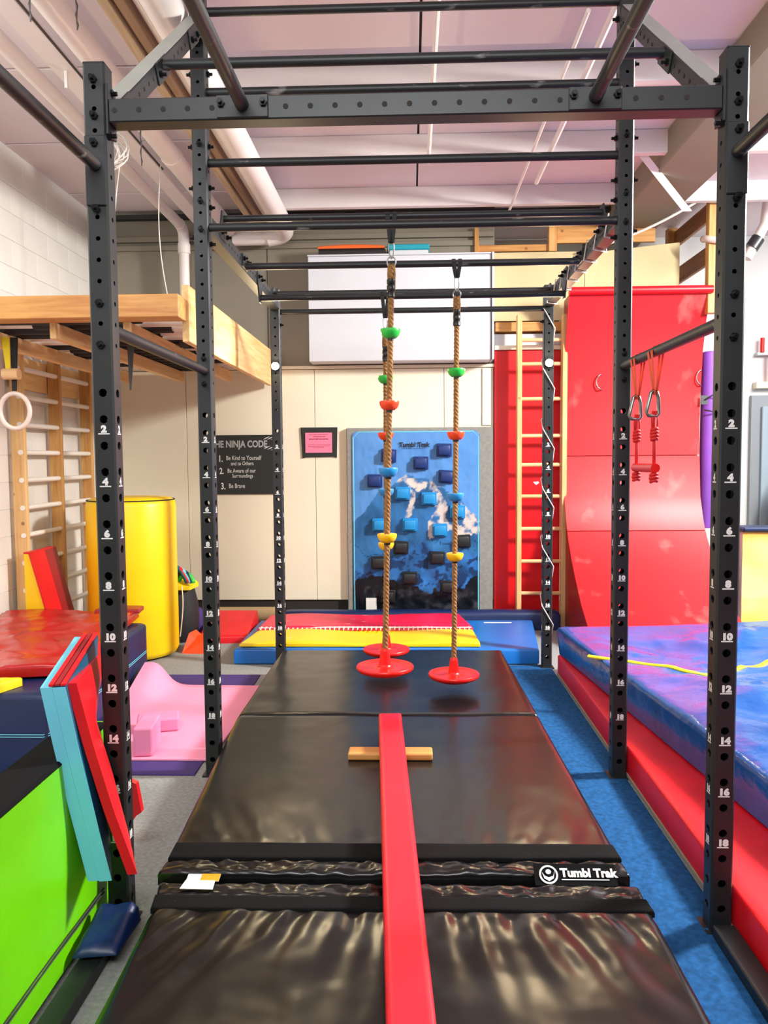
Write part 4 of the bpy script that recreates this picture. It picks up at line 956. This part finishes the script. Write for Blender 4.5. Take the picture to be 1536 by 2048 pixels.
def vpanel(x0, x1, y0, y1, z0, z1, fn, n=40, m=22):
    mb = MB(); bx = bmesh.ops.create_grid(mb.bm, x_segments=n, y_segments=m, size=.5); 
    for v in bx['verts']: v.co = Vector((x1, y0 + (v.co.x + .5) * (y1 - y0), z0 + (v.co.y + .5) * (z1 - z0)))
    r = bmesh.ops.extrude_face_region(mb.bm, geom=mb.bm.faces[:]); vs = [g_ for g_ in r['geom'] if isinstance(g_, bmesh.types.BMVert)]
    for v in vs: v.co.x = x0
    es = [e for e in mb.bm.edges if e.is_manifold and e.calc_face_angle(0) > 1.0]
    bmesh.ops.bevel(mb.bm, geom=es, offset=.012, segments=3, affect='EDGES')
    for v in mb.bm.verts: v.co = fn(v.co)
    return mb
obj('panel', vpanel(-1.115, -1.052, -2.2, .16, .03, .645, bulge), 'lime', t, 50)
obj('panel', vpanel(-1.19, -1.122, -2.2, .12, .03, .64, bulge), 'lime', t, 50)
obj('top_binding', B(-1.195, -1.050, -2.2, .12, .64, .658, bev=.008), 'velcro', t)
mb = MB()
for dz in (0, .012): mb.tube([(-1.039 + .004 * math.sin(k), -2.1 + k * .15, .12 + dz) for k in range(15)], .003, 5)
obj('stitching', mb, 'trim_dark', t, label='dark double seam near the bottom')
mb = MB().pad([(-1.03, -.27), (-.90, -.25), (-.89, -.06), (-1.03, -.07)], .064, .085, .02, lambda x, y, u, v: .05 * v + .012 * fbm(x, y, 8, 2), 14, 14)
tag(obj('mat_corner', mb, 'navy', smooth=60), 'crumpled blue mat corner wedged at the foot of the near left post', 'mat')

# pink and purple exercise mats with foam blocks
tag(obj('exercise_mat', MB().pad([(-1.80, 1.27), (-1.08, 1.27), (-1.10, 3.1), (-1.80, 3.1)], .0, .008, .004, None, 6, 6), 'purple_mat'), 'dark purple exercise mat under the pink mat on the carpet', 'mat')
def curl(x, y, u, v): return .12 * max(0, (.25 - u) / .25) ** 1.5 * max(0, (v - .55) / .45) ** .8 + .10 * math.exp(-((u - .12) / .12) ** 2) * max(0, (v - .6) / .4)
tag(obj('exercise_mat', MB().pad([(-1.78, 1.44), (-1.045, 1.44), (-1.02, 2.78), (-1.84, 2.80)], .010, .02, .004, curl, 34, 34), 'pink', smooth=60), 'pink exercise mat with a curled far corner on the purple mat', 'mat')
tag(obj('foam_block', B(-.115, .115, -.075, .075, 0, .075, bev=.01, mtx=Matrix.Translation((-1.46, 1.90, .022)) @ Matrix.Rotation(.28, 4, 'Z'), seg=2), 'pink_block'), 'pink foam block lying flat on the pink mat', 'block', 'pink foam blocks')
tag(obj('foam_block', B(-.05, .05, -.115, .115, 0, .15, bev=.01, mtx=Matrix.Translation((-1.415, 1.575, .022)) @ Matrix.Rotation(.12, 4, 'Z'), seg=2), 'pink_block'), 'pink foam block standing on edge beside the near left post', 'block', 'pink foam blocks')

# wall bars
t = thing('wall_bars', (-2.9, 3.9, 0), 'pine wall bars with white rungs on the left block wall', 'wall bars')
for y, m in ((3.28, 'pale_z'), (3.90, 'pine_z'), (4.52, 'pine_z')): obj('stile', B(-2.945, -2.845, y - .02, y + .02, .0, 2.36, bev=.004), m, t)
for k in range(11):
    z = 2.235 - k * .205
    for (a_, b_) in ((3.255, 3.895), (3.905, 4.55)): obj('rung', T([(-2.875, a_, z + (0 if a_ < 3.5 else .0)), (-2.875, b_, z)], .019, 12), 'rung_white', t, True)
obj('back_board', B(-2.965, -2.945, 3.3, 3.88, 2.10, 2.34, bev=.003), 'pine_y', t)
obj('back_board', B(-2.965, -2.945, 3.92, 4.5, 2.10, 2.34, bev=.003), 'pine_y', t)

# loft platform on the left with padded rollers
t = thing('roller_platform', (-2.1, 3.4, 2.25), 'pine loft platform with black padded white rollers underneath on the left', 'platform')
obj('front_beam', B(-2.96, -1.315, 2.0, 2.16, 2.362, 2.49, bev=.004), 'pine', t)
obj('rim_joist', B(-1.345, -1.30, 2.17, 4.95, 2.245, 2.575, bev=.004), 'pine_y', t)
obj('ledger', B(-2.95, -1.35, 4.88, 4.96, 2.43, 2.59, bev=.004), 'pine', t)
for x in (-2.62, -2.12, -1.68): obj('joist', B(x - .02, x + .02, 2.18, 4.86, 2.275, 2.37, bev=.004), 'pine_y', t)
rnd = random.Random(12)
for k in range(15):
    y = 2.26 + k * .178; z = 2.415 + .0
    r_ = obj('roller', T([(-2.93, y, z), (-1.36, y, z)], .036, 12), 'rung_white', t, True)
    a_ = -2.9 + rnd.uniform(0, .45) + (.25 if k % 3 else 0); b_ = -1.42 - rnd.uniform(0, .3) - (.32 if k % 3 == 1 else 0)
    obj('foam_sleeve', T([(a_, y, z), (b_, y, z)], .046, 14), 'foam_black', r_, True)
t = thing('hanging_strap', (-1.86, 2.9, 2.1), 'dark webbing strap hanging from the roller platform', 'strap')
obj('webbing', MB().prism([(-1.885, 2.75, 2.50), (-1.82, 2.75, 2.50), (-1.835, 2.75, 2.3), (-1.86, 2.75, 2.02), (-1.872, 2.75, 2.02), (-1.88, 2.75, 2.3)], (0, .004, 0)), 'strap_grey', t)
obj('webbing', MB().prism([(-1.62, 3.0, 2.50), (-1.56, 3.0, 2.50), (-1.54, 3.0, 2.33), (-1.60, 3.0, 2.33)], (0, .004, 0)), 'strap_grey', t)
t = thing('gym_ring', (-2.5, 2.5, 1.75), 'pale gym ring on a yellow and black strap under the platform', 'ring')
obj('ring', T([(-2.50 + .085 * math.sin(k * PI / 12), 2.45 + .02 * math.sin(k * PI / 12), 1.87 + .11 * math.cos(k * PI / 12)) for k in range(24)], .015, 10, closed=True), 'ring', t, 'all')
obj('wooden_grip', T([(-2.56, 2.44, 2.10), (-2.46, 2.44, 2.10)], .035, 14), 'rung_wood', t, True)
mb = MB().prism([(-2.57, 2.45, 2.33), (-2.52, 2.45, 2.33), (-2.52, 2.45, 2.12), (-2.55, 2.45, 2.12)], (0, .004, 0)); obj('strap', mb, 'yellow_strap', t, label='yellow strap')
mb = MB().prism([(-2.52, 2.46, 2.33), (-2.47, 2.46, 2.33), (-2.49, 2.46, 2.0), (-2.52, 2.46, 1.98)], (0, .004, 0)); obj('strap', mb, 'strap_black', t, label='black strap')
